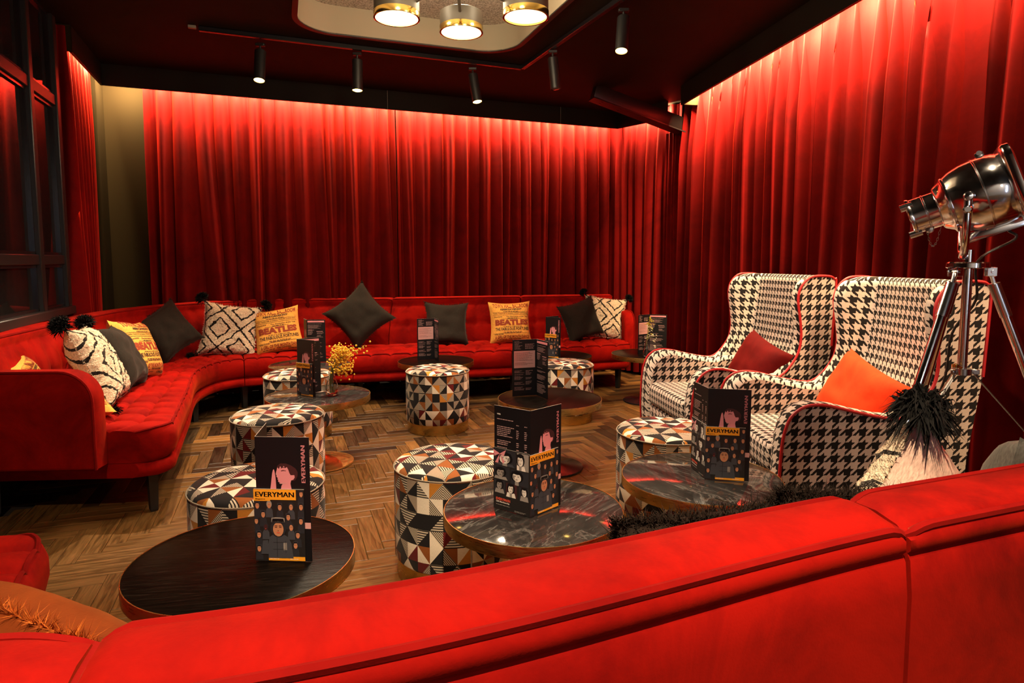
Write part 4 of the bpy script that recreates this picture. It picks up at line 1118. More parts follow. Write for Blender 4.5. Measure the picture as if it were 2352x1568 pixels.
def pillow(name, label, loc, phi, lean=12, roll=0, S=.44, Sz=None, T=.085, mat=None, back=None, n=20, rough=0, seed=1, group='scatter cushions on the sofas', pinch=.10, crumple=.006, sag=0, slump=0):
    Sz = Sz or S; rr = random.Random(seed); ox = rr.uniform(0, 50)
    def P(u, v, s):
        k = max(0, (1 - u ** 4) * (1 - v ** 4)) ** .55
        x = S / 2 * u * (1 - pinch * abs(u) ** 1.5 * (1 - v * v)); z = Sz / 2 * v * (1 - pinch * abs(v) ** 1.5 * (1 - u * u))
        nz = noise.noise(Vector((u * 1.7 + ox, v * 1.7, s * 3))) * crumple * 1.6 + noise.noise(Vector((u * 4 + ox, v * 4 + 9, s))) * crumple * .7
        z -= sag * (1 - u * u) * (v > 0) * v
        y = -s * (T * k + nz * (k ** .5)) + slump * (u * u - .3) * .0
        return Vector((x, y, z))
    g = G()
    for s in (1, -1):
        rows = []
        for i in range(n + 1):
            row = []
            for j in range(n + 1):
                u, v = -1 + 2 * j / n, -1 + 2 * i / n
                p = P(u, v, s)
                if rough: p = p + Vector((rr.gauss(0, 1), rr.gauss(0, 1), rr.gauss(0, 1))) * rough * (1 if s > 0 else .25)
                row.append(p)
            rows.append(row)
        g.grid(rows, uvs=lambda i, j: (-1 + 2 * j / n, -1 + 2 * i / n), mi=0 if s > 0 else 1, flip=(s < 0))
    o = obj(name, g, [mat, back or mat], sharp=75)
    X, Y, Z = frame(R(phi), R(lean), R(roll)); m = Matrix((X, Y, Z)).transposed().to_4x4(); m.translation = Vector(loc); o.matrix_world = m
    tag(o, label, 'cushion', group)
    return o, P
def pillow_edge(P, k=60):
    out = []
    for a, b in (((-1, -1), (1, -1)), ((1, -1), (1, 1)), ((1, 1), (-1, 1)), ((-1, 1), (-1, -1))):
        for i in range(k // 4): t = i / (k / 4); out.append(P(lerp(a[0], b[0], t), lerp(a[1], b[1], t), 1))
    return out
def fray(o, P, mat, rr, n=260, ln=.012, w=.0012, name='frayed_edge'):
    E_ = pillow_edge(P, 80); c = Vector(); g = G()
    for _ in range(n):
        i = rr.randrange(len(E_)); p = E_[i].lerp(E_[(i + 1) % len(E_)], rr.random()); d = Vector((p.x, rr.gauss(0, .05), p.z)).normalized(); d = (d + Vector((rr.gauss(0, .5), rr.gauss(0, .6), rr.gauss(0, .5)))).normalized()
        s = Vector((-d.z, 0, d.x)).normalized() * w; q = p + d * ln * rr.uniform(.5, 1.2); b = len(g.v); g.v += [tuple(p - s), tuple(p + s), tuple(q)]; g.face([b, b + 1, b + 2])
    return tag(obj(name, g, mat, o, smooth=False), kind='stuff')
def tassels(o, P, rr, corners=((-1, -1), (1, -1), (1, 1), (-1, 1)), r=.060, n=800, droop=.15):
    for u, v in corners:
        p = P(u, v, 1); d = Vector((u, 0, v)).normalized(); g = G(); yarn_ball(g, p + d * r * (.5 if droop < .5 else .15), r, n, r * 1.0, rr, droop, .0030, d * .5, (o.matrix_world.to_3x3().inverted() @ Vector((0, 0, -1))).normalized())
        g.rbox(.018, .018, .018, .006, Matrix.Translation(p + d * .004), 1)
        obj('tassel', g, m_black_yarn, o, smooth=False)
POSTER = [  # text, x, y (bottom, from -1..1), width, height, ink (0 red, 1 black), boldness
    ('TOWN HALL BALLROOM', -.84, .68, 1.72, .23, 0, .03), ('ABERGAVENNY', -.52, .555, 1.06, .085, 1, .03), (None, -.36, .485, .74, .035, 1, 0),
    ('Eddie Tattersall presents YOUR DANCING', -.86, .355, 1.72, .075, 1, .01), ('22nd JUNE', -.84, .205, .42, .06, 1, .03), ('The Attraction of the Year', -.24, .205, 1.08, .06, 1, .02), (None, -.18, .150, .5, .035, 1, 0),
    ('BEATLES', -.80, -.165, 1.66, .27, 0, .06), (None, -.4, -.235, .9, .035, 1, 0), ('THE FABULOUS FORTUNES', -.80, -.415, 1.68, .15, 1, .025), (None, -.4, -.50, .9, .035, 1, 0), (None, -.34, -.545, .8, .035, 1, 0),
    ('29th JUNE', -.84, -.625, .44, .06, 1, .03), ('A GIRL OF THE MONTH DANCE', -.80, -.805, 1.66, .155, 0, .03), (None, -.72, -.875, .5, .04, 1, 0), ('THE HUNTERS', -.15, -.880, .6, .06, 1, .03), ('ADMISSION', .30, -.965, .5, .06, 1, .03), ('LATE TRANSPORT', -.5, -.955, .6, .04, 1, .01)]
RULES = [(.635, .5), (.455, .9), (.315, .9), (-.555, .9), (.130, .5)]
def poster_cushion(label, loc, phi, lean, roll, S=.42, seed=3, **kw):
    o, P = pillow('poster_cushion', label, loc, phi, lean, roll, S=S, mat=m_yellow, n=18, seed=seed, crumple=.004, **kw)
    lift = .0022
    for s, mul in ((1, 1),):
        def fn(x, y, layer=0): 
            p = P(x, y, s); return (p.x, p.y - s * lift, p.z)
        g = G()
        for txt, x, y, w_, h_, ink_, b_ in POSTER:
            if txt: put_text(g, txt, (x, y, w_, h_), fn, ink_, b_); continue
            qx = random.Random(int(y * 1000)); a_ = x
            while a_ < x + w_:
                e_ = min(x + w_, a_ + qx.uniform(.05, .14)); g.poly([fn(a_, y), fn(e_, y), fn(e_, y + h_ * .6), fn(a_, y + h_ * .6)], ink_); a_ = e_ + .025
        for y, hw in RULES:
            for k in range(12): 
                x0 = -hw + 2 * hw * k / 12; x1 = x0 + 2 * hw / 12; g.poly([fn(x0, y), fn(x1, y), fn(x1, y + .012), fn(x0, y + .012)], 1)
        obj('printed_lettering', g, [m_poster_red, m_poster_black], o, smooth=False)
    return o
rr = random.Random(21)
def plain(label, loc, phi, lean, roll, S=.44, mat=m_charcoal, seed=1, fr=True, **kw):
    o, P = pillow('cushion', label, loc, phi, lean, roll, S=S, mat=mat, seed=seed, n=22, pinch=.15, crumple=.012, **kw)
    if fr: fray(o, P, m_charcoal, rr, 420, .020, .0016)
    return o
def shaggy(label, loc, phi, lean, roll, S=.44, seed=1, corners=((-1, -1), (1, -1), (1, 1), (-1, 1)), back=None, r=.060, nt=800, droop=.15, **kw):
    o, P = pillow('shaggy_cushion', label, loc, phi, lean, roll, S=S, mat=m_shag, back=back or m_shag, n=46, rough=.0028, seed=seed, T=.085, crumple=.008, **kw)
    fray(o, P, m_cream_yarn, rr, 700, .016, .0016, 'shaggy_edge'); tassels(o, P, rr, corners, r, nt, droop)
    return o
# far sofa, left leg
poster_cushion('yellow poster cushion mostly hidden behind the arm of the long sofa', (-2.40, 3.07, .575), 24, 18, 14, S=.33, seed=2)
shaggy('shaggy cream lozenge cushion on the left leg of the long sofa, by its arm', (-2.27, 3.42, .655), 24, 24, -4, S=.45, seed=4)
plain('charcoal cushion squeezed between a shaggy and a yellow cushion, left leg of sofa', (-2.385, 3.80, .640), 20, 26, -4, S=.42, seed=5)
poster_cushion('yellow poster cushion leaning next to a charcoal one on the left leg of the sofa', (-2.50, 4.16, .635), 8, 22, -8, S=.41, seed=6)
plain('charcoal cushion standing on one corner in the bend of the long sofa', (-2.69, 4.90, .675), -40, 20, 30, S=.40, seed=7)
# far sofa, back run
shaggy('shaggy cream cushion with black lozenges and tassels at the left of the back run', (-2.37, 5.28, .645), -68, 14, -9, S=.44, seed=8)
poster_cushion('yellow poster cushion tucked beside a shaggy one, behind the flower vase', (-2.02, 5.41, .625), -72, 16, 8, S=.40, seed=9)
plain('large charcoal cushion balanced on its corner near the middle of the long sofa', (-1.38, 5.69, .730), -80, 16, 41, S=.46, seed=10)
plain('charcoal cushion sitting square behind a menu in the middle of the long sofa', (-.615, 5.91, .635), -76, 16, -2, S=.42, seed=11)
poster_cushion('yellow poster cushion standing upright alone right of centre on the long sofa', (-.02, 5.99, .640), -80, 12, 1, S=.405, seed=12)
plain('charcoal cushion with a raised corner near the right end of the long sofa', (.68, 6.20, .645), -72, 14, 16, S=.40, seed=13)
shaggy('shaggy cream cushion with black lozenges at the right end of the long sofa', (.93, 6.34, .655), -84, 14, -8, S=.42, seed=14, r=.05)
# small corner of fabric at the front of the seat
poster_cushion('yellow poster cushion lying flat on the seat behind the sofa arm', (-2.185, 3.10, .500), 10, 84, 30, S=.32, seed=15, T=.045)
# armchair cushions
o, P = pillow('cushion', 'bright orange velvet cushion in the nearer armchair', (1.625, 2.90, .590), 180 + 8, 24, -14, S=.50, Sz=.33, T=.075, mat=m_orange_cush, seed=16)
o, P = pillow('cushion', 'dark red velvet cushion in the farther armchair', (1.475, 3.74, .600), 180 + 10, 24, -12, S=.50, Sz=.33, T=.075, mat=m_red_cush, seed=17)
# near sofa
def furry(label, loc, phi, lean, roll, S, seed):
    o, P = pillow('fur_cushion', label, loc, phi, lean, roll, S=S, mat=m_brown_fur, seed=seed, n=16, T=.08, group='scatter cushions on the sofas'); q = random.Random(seed); g = G()
    for _ in range(14000):
        u, v, s = q.uniform(-1, 1), q.uniform(-1, 1), q.choice((1, -1))
        if q.random() < .3:
            if q.random() < .5: u = q.choice((-1, 1))
            else: v = q.choice((-1, 1))
        p = P(u, v, s); d = Vector((u * .7, -s * .8 * (1 - max(u * u, v * v) * .7), v * .7 + .15)); d = (d + Vector((q.gauss(0, .4), q.gauss(0, .4), q.gauss(0, .4)))).normalized()
        s_ = d.cross(Vector((q.gauss(0, 1), q.gauss(0, 1), q.gauss(0, 1)))).normalized() * .0011; ln = q.uniform(.010, .024); mid = p + d * ln * .6; e = p + d * ln + Vector((q.gauss(0, .006), q.gauss(0, .006), q.gauss(0, .006)))
        b = len(g.v); g.v += [tuple(p - s_), tuple(p + s_), tuple(mid + s_ * .7), tuple(mid - s_ * .7), tuple(e)]; g.face([b, b + 1, b + 2, b + 3]); g.face([b + 3, b + 2, b + 4])
    tag(obj('fur', g, m_brown_fur, o, smooth=False), kind='stuff'); return o
furry('dark brown fur cushion peeping over the foreground sofa, before the right marble table', (.335, 1.085, .588), 112, 12, 3, .43, 31)
furry('smaller dark fur cushion peeping over the foreground sofa, beside the shaggy one', (.615, 1.20, .600), 112, 12, 8, .38, 32)
shaggy('shaggy cushion showing its smooth pink back and a large black tassel, near the lamp', (.855, 1.335, .60), 118, 8, 38, S=.44, seed=33, corners=((1, 1),), back=m_shag_back, r=.075, nt=900, droop=.7)
plain('plain grey cushion edge showing above the foreground sofa at the far right', (1.165, 1.36, .63), 112, 14, 8, S=.44, mat=m_greyfab, seed=34, fr=False)
o, P = pillow('cushion', 'burnt orange velvet cushion with a fringed seam on the foreground sofa, far left', (-.64, .835, .598), 69, 10, 4, S=.46, Sz=.31, mat=m_orange_brown, seed=35)
E_ = pillow_edge(P, 120); g = G(); q = random.Random(4)
for _ in range(2600):
    i = q.randrange(len(E_)); p = E_[i].lerp(E_[(i + 1) % len(E_)], q.random()); d = (Vector((p.x, 0, p.z)).normalized() + Vector((q.gauss(0, .5), q.gauss(0, .7), q.gauss(0, .5)))).normalized(); s_ = d.cross(Vector((q.gauss(0, 1), q.gauss(0, 1), 1))).normalized() * .0011; e = p + d * q.uniform(.012, .03)
    b = len(g.v); g.v += [tuple(p - s_), tuple(p + s_), tuple(e)]; g.face([b, b + 1, b + 2])
tag(obj('fringe', g, m_fringe, o, smooth=False), kind='stuff')
# ================================================================== MENUS, MAGAZINES, LEAFLETS
MH, MW, ZT = .338, .146, .42
class Face:
    """flat print on the viewer side of the panel from P (viewer left) to Q (viewer right)"""
    def __init__(s, P, Q, z0, H, tilt=0.0):
        s.P = Vector((*P, z0)); d = Vector((Q[0] - P[0], Q[1] - P[1], 0)); s.W = d.length; s.d = d.normalized(); s.n = s.d.cross(Vector((0, 0, 1))); s.H = H; s.up = (Vector((0, 0, 1)) - s.n * tilt).normalized()
        s.layer = 0; s.g = G(); s.lift = 0.0
    def at(s, a, z, k=None): return s.P + s.d * (a * s.W) + s.up * (z * s.H) + s.n * (s.lift + .00025 * (s.layer if k is None else k))
    def poly(s, pts, ink): s.g.poly([s.at(a, z) for a, z in pts], K[ink])
    def rect(s, a0, a1, z0, z1, ink): s.poly([(a0, z0), (a1, z0), (a1, z1), (a0, z1)], ink)
    def oval(s, a, z, ra, rz, ink, n=14, rot=0): s.poly([(a + ra * math.cos(t) * math.cos(rot) - rz * s.H / s.W * math.sin(t) * math.sin(rot), z + rz * math.sin(t) * math.cos(rot) + ra * s.W / s.H * math.cos(t) * math.sin(rot)) for t in [2 * PI * k / n for k in range(n)]], ink)
    def text(s, txt, a0, z0, w_, h_, ink, bold=.03, rot=0):
        put_text(s.g, txt, (a0, z0, w_, h_), lambda x, y: s.at(x, y), K[ink], bold, rot)
    def lines(s, a0, a1, z0, z1, n, ink, seed, full=.8, hh=.32):
        q = random.Random(seed); st = (z1 - z0) / n
        for k in range(n):
            if q.random() < .12: continue
            z = z1 - (k + .8) * st; a = a0; end = a0 + (a1 - a0) * q.uniform(full * .6, min(1, full * 1.15))
            while a < end:
                e = min(end, a + q.uniform(.03, .10)); s.rect(a, e, z, z + st * hh, ink); a = e + .012
    def done(s, name, parent): return tag(obj(name, s.g, INKM, parent, smooth=False), kind='stuff')
def profile_print(F):
    """pink figure with raised hand, head tilted back, bleeding off the lower half"""
    fx = lambda x: (x - 420) / 575; fz = lambda y: 1 - (y - 165) / 1275
    pp = lambda L: [(fx(x), fz(y)) for x, y in L]
    F.layer = 1
    F.poly(pp([(646, 505), (650, 462), (685, 434), (745, 434), (800, 452), (848, 484), (868, 522), (864, 565), (842, 600), (820, 612), (800, 600), (780, 540)]), 'brown')
    F.layer = 2
    F.poly(pp([(645, 505), (653, 474), (670, 490), (684, 462), (702, 482), (720, 458), (738, 480), (756, 470), (770, 498), (780, 530), (793, 552), (808, 552), (832, 550), (836, 574), (820, 598), (796, 606), (788, 640), (800, 700), (684, 700), (692, 662), (708, 640), (674, 630), (657, 618), (661, 604), (650, 596), (657, 584), (640, 570), (648, 548), (638, 528)]), 'pink')
    F.poly(pp([(572, 700), (582, 640), (590, 580), (598, 530), (607, 500), (616, 493), (622, 508), (627, 540), (632, 580), (634, 630), (636, 700)]), 'pink')
    F.layer = 3
    F.poly(pp([(690, 508), (715, 500), (744, 506), (744, 511), (716, 508), (694, 514)]), 'brown'); F.poly(pp([(690, 478), (715, 468), (740, 474), (740, 479), (715, 475), (692, 484)]), 'brown')
    F.poly(pp([(656, 588), (676, 590), (690, 586), (676, 596), (658, 595)]), 'rose'); F.poly(pp([(668, 632), (720, 636), (770, 622), (722, 644), (676, 642)]), 'rose'); F.poly(pp([(640, 520), (652, 545), (646, 560), (636, 545)]), 'rose')
def cover(F):
    F.layer = 1; [F.text('EVERYMAN', .845, .635 + q_, .075, .296, 'pink', .002, rot=1) for q_ in (0, .0025, .005)]; profile_print(F); F.layer = 1
    F.rect(.86, .995, .265, .315, 'rose')
def wine(F):
    F.layer = 1; F.text('WINE', .08, .915, .10, .014, 'white', .05)
    for k, (z1, n, sd) in enumerate(((.885, 3, 1), (.815, 6, 2), (.680, 3, 3), (.615, 8, 4), (.42, 7, 5), (.24, 6, 6))):
        z0 = z1 - n * .0175; F.lines(.08, .58, z0, z1, n, 'dim', sd, .85, .42)
        for a in (.62, .84): F.lines(a, a + .08, z0, z1, n, 'dim', sd + 30, 1, .42)
def inside(F, seed=1):
    F.layer = 1; F.rect(.06, .94, .50, .80, 'rose'); F.lines(.08, .45, .83, .96, 7, 'dim', seed, .8); F.lines(.52, .92, .83, .93, 6, 'dim', seed + 1, .9); F.text('FOOD', .08, .962, .2, .010, 'dim', .03)
    F.layer = 2; F.lines(.10, .90, .53, .78, 13, 'brown', seed + 2, .9, .22)
    F.layer = 1
    for z, n in ((.46, 5), (.36, 4), (.27, 4), (.17, 4)): F.lines(.08, .5, z - n * .017, z, n, 'dim', seed + int(z * 100), .9); F.lines(.55, .92, z - n * .017, z, n - 1, 'dim', seed + int(z * 77), .7)
def inside2(F, seed=5):
    F.layer = 1; F.rect(.05, .95, .935, .975, 'pink'); F.lines(.06, .9, .79, .91, 7, 'dim', seed, 1); F.lines(.06, .45, .62, .77, 6, 'dim', seed + 1, .8)
    F.lines(.55, .92, .58, .70, 6, 'dim', seed + 3, .9); F.rect(.06, .3, .755, .762, 'pink'); F.rect(.52, .86, .715, .724, 'rose'); F.lines(.06, .92, .30, .52, 12, 'dim', seed + 2, .8); F.lines(.06, .92, .06, .27, 11, 'dim', seed + 4, .8)
def seg_poly(P, Q, th, z0, H, tilt=0, g=None):
    g = g or G(); d = Vector((Q[0] - P[0], Q[1] - P[1], 0)).normalized(); n = d.cross(Vector((0, 0, 1))); a, b = Vector((*P, z0)), Vector((*Q, z0)); up = (Vector((0, 0, 1)) - n * tilt).normalized() * H
    c = [a, b, b - n * th, a - n * th]; k = len(g.v); g.v += [tuple(p) for p in c] + [tuple(p + up) for p in c]
    for q in ((0, 1, 5, 4), (1, 2, 6, 5), (2, 3, 7, 6), (3, 0, 4, 7), (4, 5, 6, 7), (3, 2, 1, 0)): g.face([k + i for i in q], None, 1 if q == (4, 5, 6, 7) else 0)
    return g
PRINTS = dict(cover=cover, wine=wine, inside=inside, inside2=inside2)
def menu(label, panels, z=ZT + .0018):
    """panels: list of (P, Q, print or None) with P on the viewer's left"""
    t = thing('menu_stand', label, 'menu', (*panels[0][0], 0), 0, 'folded card menus on the tables'); o_ = Vector((*panels[0][0], 0))
    for P, Q, pr in panels:
        p = obj('panel', seg_poly(P, Q, .0016, z, MH).xform(Matrix.Translation(-o_)), [INKS['black'], INKS['paper']], t, smooth=False)
        if pr:
            F = Face(P, Q, z, MH); PRINTS[pr](F); F.g.xform(Matrix.Translation(-o_)); F.done('print', p)
    return t
def along(P, ang, ln=MW): return (P[0] + ln * math.cos(R(ang)), P[1] + ln * math.sin(R(ang)))
def magazine(label, P, Q, frac=.93, hh=.585, z=ZT + .0018):
    d = Vector((Q[0] - P[0], Q[1] - P[1], 0)); n = d.normalized().cross(Vector((0, 0, 1))) * .004; a = (P[0] + n.x - d.normalized().x * .006, P[1] + n.y - d.normalized().y * .006)
    b = (a[0] + d.x * frac, a[1] + d.y * frac); H = MH * hh; n2 = n * .5
    a2, b2 = a, b
    g = seg_poly(a2, b2, .003, z, H); t = obj('magazine', g.xform(Matrix.Translation((-a[0], -a[1], 0))), [INKS['dark'], INKS['paper']], smooth=False); t.location = (a[0], a[1], 0)
    tag(t, label, 'magazine', 'magazines propped against the menus')
    F = Face(a, b, z, H); fx = lambda x: (x - 345) / 580; fz = lambda y: 1 - (y - 690) / 740
    ppl = [(895, 735), (385, 858), (645, 872), (775, 868), (890, 866), (450, 948), (740, 972), (368, 1018), (885, 1012), (770, 1078), (395, 1158), (845, 1155), (392, 1300), (815, 1262), (475, 1078), (522, 852)]
    for i, (x, y) in enumerate(ppl):
        F.layer = 1; cx, cz = fx(x), fz(y); r = .040
        sh = [(cx - .075, max(.02, cz - .17)), (cx + .075, max(.02, cz - .17)), (cx + .065, cz - .07), (cx + .03, cz - .035), (cx - .03, cz - .035), (cx - .065, cz - .07)]
        sh = [(min(.995, max(.005, u)), min(.99, max(.02, v))) for u, v in sh]
        F.poly(sh, 'jacket' if i in (9, 15, 3, 14) else 'hood')
        F.layer = 2; ox = lambda u: min(.99 - .0, max(.01, u))
        if .06 < cx < .94:
            F.oval(cx, cz + .012, r * 1.35, .052, 'hood' if i not in (15,) else 'yellow' if False else ('grey' if i == 15 else 'hood')); F.layer = 3; F.oval(cx, cz - .004, r * .92, .042, 'skin' if i != 14 else 'brown'); F.layer = 4
            if i not in (3, 14, 15, 9): F.rect(cx - r * 1.15, cx + r * 1.15, cz + .030, cz + .056, 'jacket'); F.layer = 5; F.rect(cx - r * .9, cx + r * .9, cz + .036, cz + .050, 'black'); F.layer = 4
            F.rect(cx - r * .55, cx - r * .12, cz + .004, cz + .009, 'brown'); F.rect(cx + r * .12, cx + r * .55, cz + .004, cz + .009, 'brown'); F.rect(cx - r * .3, cx + r * .3, cz - .026, cz - .021, 'red')
        else:
            c0 = min(max(cx, .035), .955); F.oval(c0, cz, .033, .042, 'skin'); F.layer = 3; F.rect(c0 - .035, c0 + .035, cz + .026, cz + .052, 'hood'); F.rect(c0 - .02, c0 - .004, cz + .003, cz + .008, 'brown'); F.rect(c0 + .006, c0 + .022, cz + .003, cz + .008, 'brown')
    # the large figure in front
    cx, cz = fx(622), fz(1092); F.layer = 6
    F.poly([(fx(500), .05), (fx(790), .05), (fx(770), fz(1240)), (fx(730), fz(1175)), (fx(668), fz(1140)), (fx(575), fz(1140)), (fx(520), fz(1180)), (fx(500), fz(1250))], 'jacket')
    F.poly([(fx(415), .10), (fx(500), .10), (fx(500), fz(1210)), (fx(440), fz(1215))], 'jacket')
    F.oval(cx, cz + .010, .158, .128, 'hood', 20); F.layer = 7; F.oval(cx, cz - .008, .105, .098, 'skin', 20); F.layer = 8
    F.poly([(cx - .14, cz + .080), (cx + .14, cz + .080), (cx + .12, cz + .118), (cx - .12, cz + .118)], 'hood')
    F.poly([(cx - .135, cz + .092), (cx + .135, cz + .092), (cx + .13, cz + .150), (cx + .05, cz + .160), (cx - .05, cz + .160), (cx - .13, cz + .150)], 'grey'); F.layer = 9
    F.poly([(cx - .115, cz + .102), (cx - .02, cz + .102), (cx, cz + .115), (cx + .02, cz + .102), (cx + .115, cz + .102), (cx + .11, cz + .142), (cx - .11, cz + .142)], 'black')
    for s in (-1, 1): F.rect(cx + s * .042 - .024, cx + s * .042 + .024, cz + .018, cz + .027, 'brown'); F.rect(cx + s * .042 - .03, cx + s * .042 + .03, cz + .038, cz + .046, 'brown')
    F.rect(cx - .012, cx + .012, cz - .030, cz - .022, 'brown'); F.rect(cx - .032, cx + .032, cz - .058, cz - .047, 'red')
    F.layer = 7
    for x0, y0, x1, y1 in ((600, 1160, 606, 1380), (560, 1230, 690, 1235), (555, 1300, 700, 1305), (700, 1215, 706, 1340)): F.rect(fx(x0), fx(x1), fz(y1), fz(y0), 'hood')
    F.rect(fx(676), fx(716), fz(1310), fz(1235), 'grey')
    F.layer = 3; F.rect(0, .845, .855, .998, 'yellow'); F.rect(0, .33, .838, .858, 'yellow'); F.rect(.265, .995, .012, .068, 'yellow')
    F.layer = 4
    for q_ in (0, .006, .012): F.text('EVERYMAN', .035 + q_, .895, .765, .068, 'black', .0)
    F.layer = 4; F.text('Magazine', .038, .850, .19, .026, 'black', .01); F.lines(.29, .52, .028, .05, 1, 'white', 3, 1); F.lines(.70, .97, .028, .05, 1, 'white', 4, 1)
    F.g.xform(Matrix.Translation((-a[0], -a[1], 0))); F.done('cover_print', t)
    return t
def leaflet(label, P, Q, frac=1.0, hh=.595, z=ZT + .0018):
    d = Vector((Q[0] - P[0], Q[1] - P[1], 0)); n = d.normalized().cross(Vector((0, 0, 1))) * .0045; a = (P[0] + n.x, P[1] + n.y); b = (a[0] + d.x * frac, a[1] + d.y * frac); H = MH * hh
    t = obj('gift_leaflet', seg_poly(a, b, .002, z, H).xform(Matrix.Translation((-a[0], -a[1], 0))), [INKS['dark'], INKS['paper']], smooth=False); t.location = (a[0], a[1], 0)
    tag(t, label, 'leaflet', 'gift leaflets propped against the menus'); F = Face(a, b, z, H)
    F.layer = 1
    tiles = [(.02, .63, .73, .985), (.66, .98, .71, .985), (.02, .46, .50, .715), (.49, .98, .46, .695), (.02, .33, .27, .485), (.36, .66, .24, .465), (.72, .98, .23, .445)]
    for i, (a0, a1, z0, z1) in enumerate(tiles):
        F.layer = 1; F.rect(a0, a1, z0, z1, ('hood', 'grey', 'hood', 'hood', 'hood', 'brown', 'hood')[i]); w_, h_ = a1 - a0, z1 - z0; cx, cz = a0 + w_ * (.5, .3, .42, .35, .5, .45, .55)[i], z0 + h_ * (.45, .55, .5, .55, .6, .6, .65)[i]
        cl = lambda L: [(min(a1, max(a0, u)), min(z1, max(z0, v))) for u, v in L]
        fr_, fh = w_ * .24, h_ * .30; tone = 'grey' if i in (2, 4) else 'white'; sg = -1 if i in (1, 3, 6) else 1
        F.layer = 2; F.poly(cl([(cx - w_ * .45, z0), (cx + w_ * .45, z0), (cx + w_ * .34, cz - fh * .9), (cx - w_ * .34, cz - fh * .9)]), ('jacket', 'white', 'grey', 'hood', 'grey', 'white', 'grey')[i])
        F.layer = 3; F.poly(cl([(cx + fr_ * 1.5 * math.cos(t), cz + fh * .18 + fh * 1.3 * math.sin(t)) for t in [2 * PI * q / 16 for q in range(16)]]), 'black')
        F.layer = 4; F.poly(cl([(cx - fr_ * .45, z0), (cx + fr_ * .45, z0), (cx + fr_ * .4, cz), (cx - fr_ * .4, cz)]), 'grey')
        F.layer = 5; F.poly(cl([(cx + fr_ * math.cos(t) + sg * fr_ * .12 * math.sin(t), cz + fh * math.sin(t)) for t in [2 * PI * q / 16 for q in range(16)]]), tone)
        F.poly(cl([(cx + sg * fr_ * .2, cz - fh * .9), (cx + sg * fr_ * 1.0, cz - fh * .2), (cx + sg * fr_ * .95, cz + fh * .5), (cx + sg * fr_ * .55, cz + fh * .2), (cx + sg * fr_ * .5, cz - fh * .5)]), 'grey' if tone == 'white' else 'jacket')
        F.layer = 6; F.poly(cl([(cx - fr_ * 1.1, cz + fh * .25), (cx - fr_ * .75, cz + fh * .72), (cx - sg * fr_ * .1, cz + fh * .62), (cx + fr_ * .8, cz + fh * .78), (cx + fr_ * 1.1, cz + fh * .2), (cx + fr_ * 1.2, cz + fh * 1.25), (cx - fr_ * 1.2, cz + fh * 1.25)]), 'black')
        for q in (-.42, .34): F.rect(cx + fr_ * (q - .16), cx + fr_ * (q + .16), cz + fh * .10, cz + fh * .22, 'black'); F.rect(cx + fr_ * (q - .2), cx + fr_ * (q + .2), cz + fh * .32, cz + fh * .38, 'brown')
        F.rect(cx - fr_ * .24, cx + fr_ * .20, cz - fh * .56, cz - fh * .44, 'brown'); F.rect(cx - fr_ * .08, cx + fr_ * .04, cz - fh * .22, cz - fh * .16, 'grey' if tone == 'white' else 'jacket')
    F.layer = 7; F.poly([(.19, .92), (.0, .97), (.03, .86)], 'pink'); F.poly([(.19, .92), (.36, .99), (.30, .88)], 'pink'); F.poly([(.19, .92), (.05, .76), (.14, .76)], 'pink'); F.poly([(.19, .92), (.27, .76), (.33, .80)], 'pink')
    F.text('EVERYMAN', .08, .150, .40, .045, 'red', .03); F.text('Gift Membership', .08, .108, .38, .034, 'white', .02); F.lines(.08, .48, .07, .09, 1, 'grey', 2, 1, .5); F.lines(.60, .92, .02, .05, 2, 'grey', 8, 1, .4)
    F.g.xform(Matrix.Translation((-a[0], -a[1], 0))); F.done('print', t)
    return t
# on the nearest black table
p, q = (-.680, 1.632), (-.534, 1.624)
menu('tall folded menu on the nearest black table, pink figure above an orange magazine', [(p, q, 'cover'), (along(p, 100), p, None), (along(p, 100), along(p, 99, .02), None)][:2])
magazine('magazine with an orange masthead propped on the menu of the nearest black table', p, q)
# centre marble table
h = (.057, 1.918); l_ = (-.057, 2.001); r_ = (.160, 2.019)
menu('folded menu on the central marble table, wine list on its left side', [(l_, h, 'wine'), (h, r_, 'cover')])
leaflet('black and white gift leaflet with a pink bow on the central marble table', l_, h)
magazine('orange-topped magazine propped on the menu of the central marble table', h, r_)
# right marble table
h = (.716, 2.268); l_ = (.702, 2.404); r_ = (.862, 2.238)
menu('folded menu on the right marble table, in front of the nearer armchair', [(l_, h, 'wine'), (h, r_, 'cover')])
leaflet('gift leaflet seen edge-on at the left of the menu on the right marble table', l_, h)
magazine('orange-topped magazine on the right marble table before the nearer armchair', h, r_)
# flower table
p, q = (-1.285, 3.742), (-1.158, 3.668)
menu('narrow folded menu beside the flower vase', [(p, q, 'cover'), (along(p, 42), p, None), (p, along(p, 44, .13), 'inside2')][:1] + [(p, along(p, 42), 'inside2')])
magazine('orange-topped magazine leaning on the menu beside the flower vase', p, q)
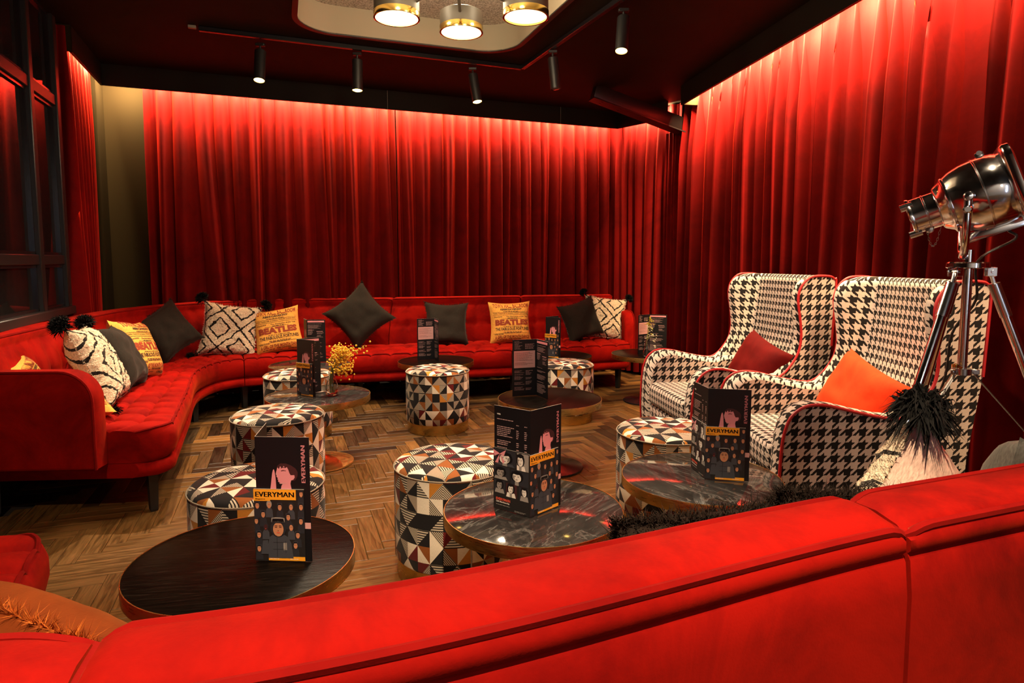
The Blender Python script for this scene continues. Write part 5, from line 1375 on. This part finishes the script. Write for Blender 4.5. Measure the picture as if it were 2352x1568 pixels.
# table at the bend
menu('folded menu with a pink header on the table at the sofa bend, behind the flowers', [((-1.685, 5.085), (-1.63, 4.985), 'cover'), ((-1.63, 4.985), (-1.487, 5.00), 'inside2')])
menu('open menu with a pink box in front of the charcoal cushion mid-sofa', [((-.765, 5.06), (-.634, 5.12), 'inside'), ((-.634, 5.12), (-.585, 4.99), 'inside2')])
menu('open menu with a pink box on the mid-room black table', [((.003, 3.690), (.146, 3.735), 'inside'), ((.146, 3.735), (.207, 3.607), 'inside2')])
p, q = (.283, 5.25), (.400, 5.165)
menu('folded menu with a bright yellow-topped magazine behind a stool, right of centre', [(p, q, 'cover'), (p, along(p, 40), None)])
magazine('magazine standing on the table hidden behind a stool, right of the upright poster cushion', p, q)
menu('open menu on the table by the angled corner, behind a slim bottle vase', [((1.088, 5.41), (1.20, 5.50), 'inside'), ((1.20, 5.50), (1.342, 5.445), 'inside2')])

# ================================================================== VASES
v = thing('flower_vase', 'clear glass vase of dried yellow flowers beside the narrow menu', 'vase', (-1.075, 3.72, ZT + .001))
g = G(); g.lathe([(0, .002), (.030, .002), (.036, .01), (.038, .05), (.030, .085), (.019, .11), (.017, .135), (.021, .145), (.0185, .145), (.015, .135), (.017, .11), (.028, .085), (.035, .05), (.033, .012), (0, .010)], 28); obj('glass', g, m_glass, v)
q = random.Random(9); gs = G(); gf = G()
for k in range(46):
    a = q.uniform(-2.2, 1.2); rr_ = abs(q.gauss(0, .06)); tip = Vector((.035 + rr_ * math.cos(a) + q.uniform(-.02, .05), rr_ * math.sin(a) * .8, q.uniform(.17, .31)))
    b0 = Vector((q.uniform(-.012, .012), q.uniform(-.012, .012), .02)); md = Vector((q.uniform(-.008, .010), q.uniform(-.008, .008), .14))
    gs.tube([cr([b0, md, tip], u / 4) for u in range(9)], .0010, 4)
    for _ in range(q.randint(7, 13)):
        c = tip + Vector((q.gauss(0, .014), q.gauss(0, .014), q.gauss(-.012, .02))); r_ = q.uniform(.004, .0075)
        b = bmesh.new(); bmesh.ops.create_icosphere(b, subdivisions=1, radius=r_); gf.bm(b, Matrix.Translation(c))
obj('stems', gs, m_stem, v)
tag(obj('florets', gf, m_bead, v), kind='stuff')
v = thing('bottle_vase', 'slim clear bottle vase with a pale sprig before the corner menu', 'vase', (1.135, 5.275, ZT + .001))
g = G(); g.lathe([(0, .002), (.028, .002), (.032, .01), (.030, .04), (.016, .10), (.011, .14), (.014, .15), (.012, .15), (.009, .14), (.013, .10), (.027, .04), (.028, .012), (0, .010)], 24); obj('glass', g, m_glass, v)
gs = G(); gf = G(); q = random.Random(12); mw = Mat('white_petals', (.75, .70, .50), .6).m; my = Mat('green_yellow_bud', (.45, .38, .03), .6).m
for k in range(7):
    tip = Vector((q.uniform(-.02, .09), q.uniform(-.03, .03), q.uniform(.17, .33))); gs.tube([cr([Vector((0, 0, .02)), Vector((0, 0, .14)), tip], u / 4) for u in range(9)], .0012, 4)
    for _ in range(9):
        c = tip + Vector((q.gauss(0, .012), q.gauss(0, .012), q.gauss(-.02, .03))); b = bmesh.new(); bmesh.ops.create_icosphere(b, subdivisions=1, radius=1); m = Matrix.Translation(c) @ Matrix.Rotation(q.uniform(0, 6), 4, Vector((q.random(), q.random(), 1)).normalized()) @ Matrix.Diagonal((.012, .004, .003, 1))
        n0 = len(gf.f); gf.bm(b, m); 
        if c.z > .27 or k > 4:
            for i in range(n0, len(gf.f)): gf.mi[i] = 1
obj('stems', gs, m_stem, v); tag(obj('petals', gf, [mw, my], v), kind='stuff')
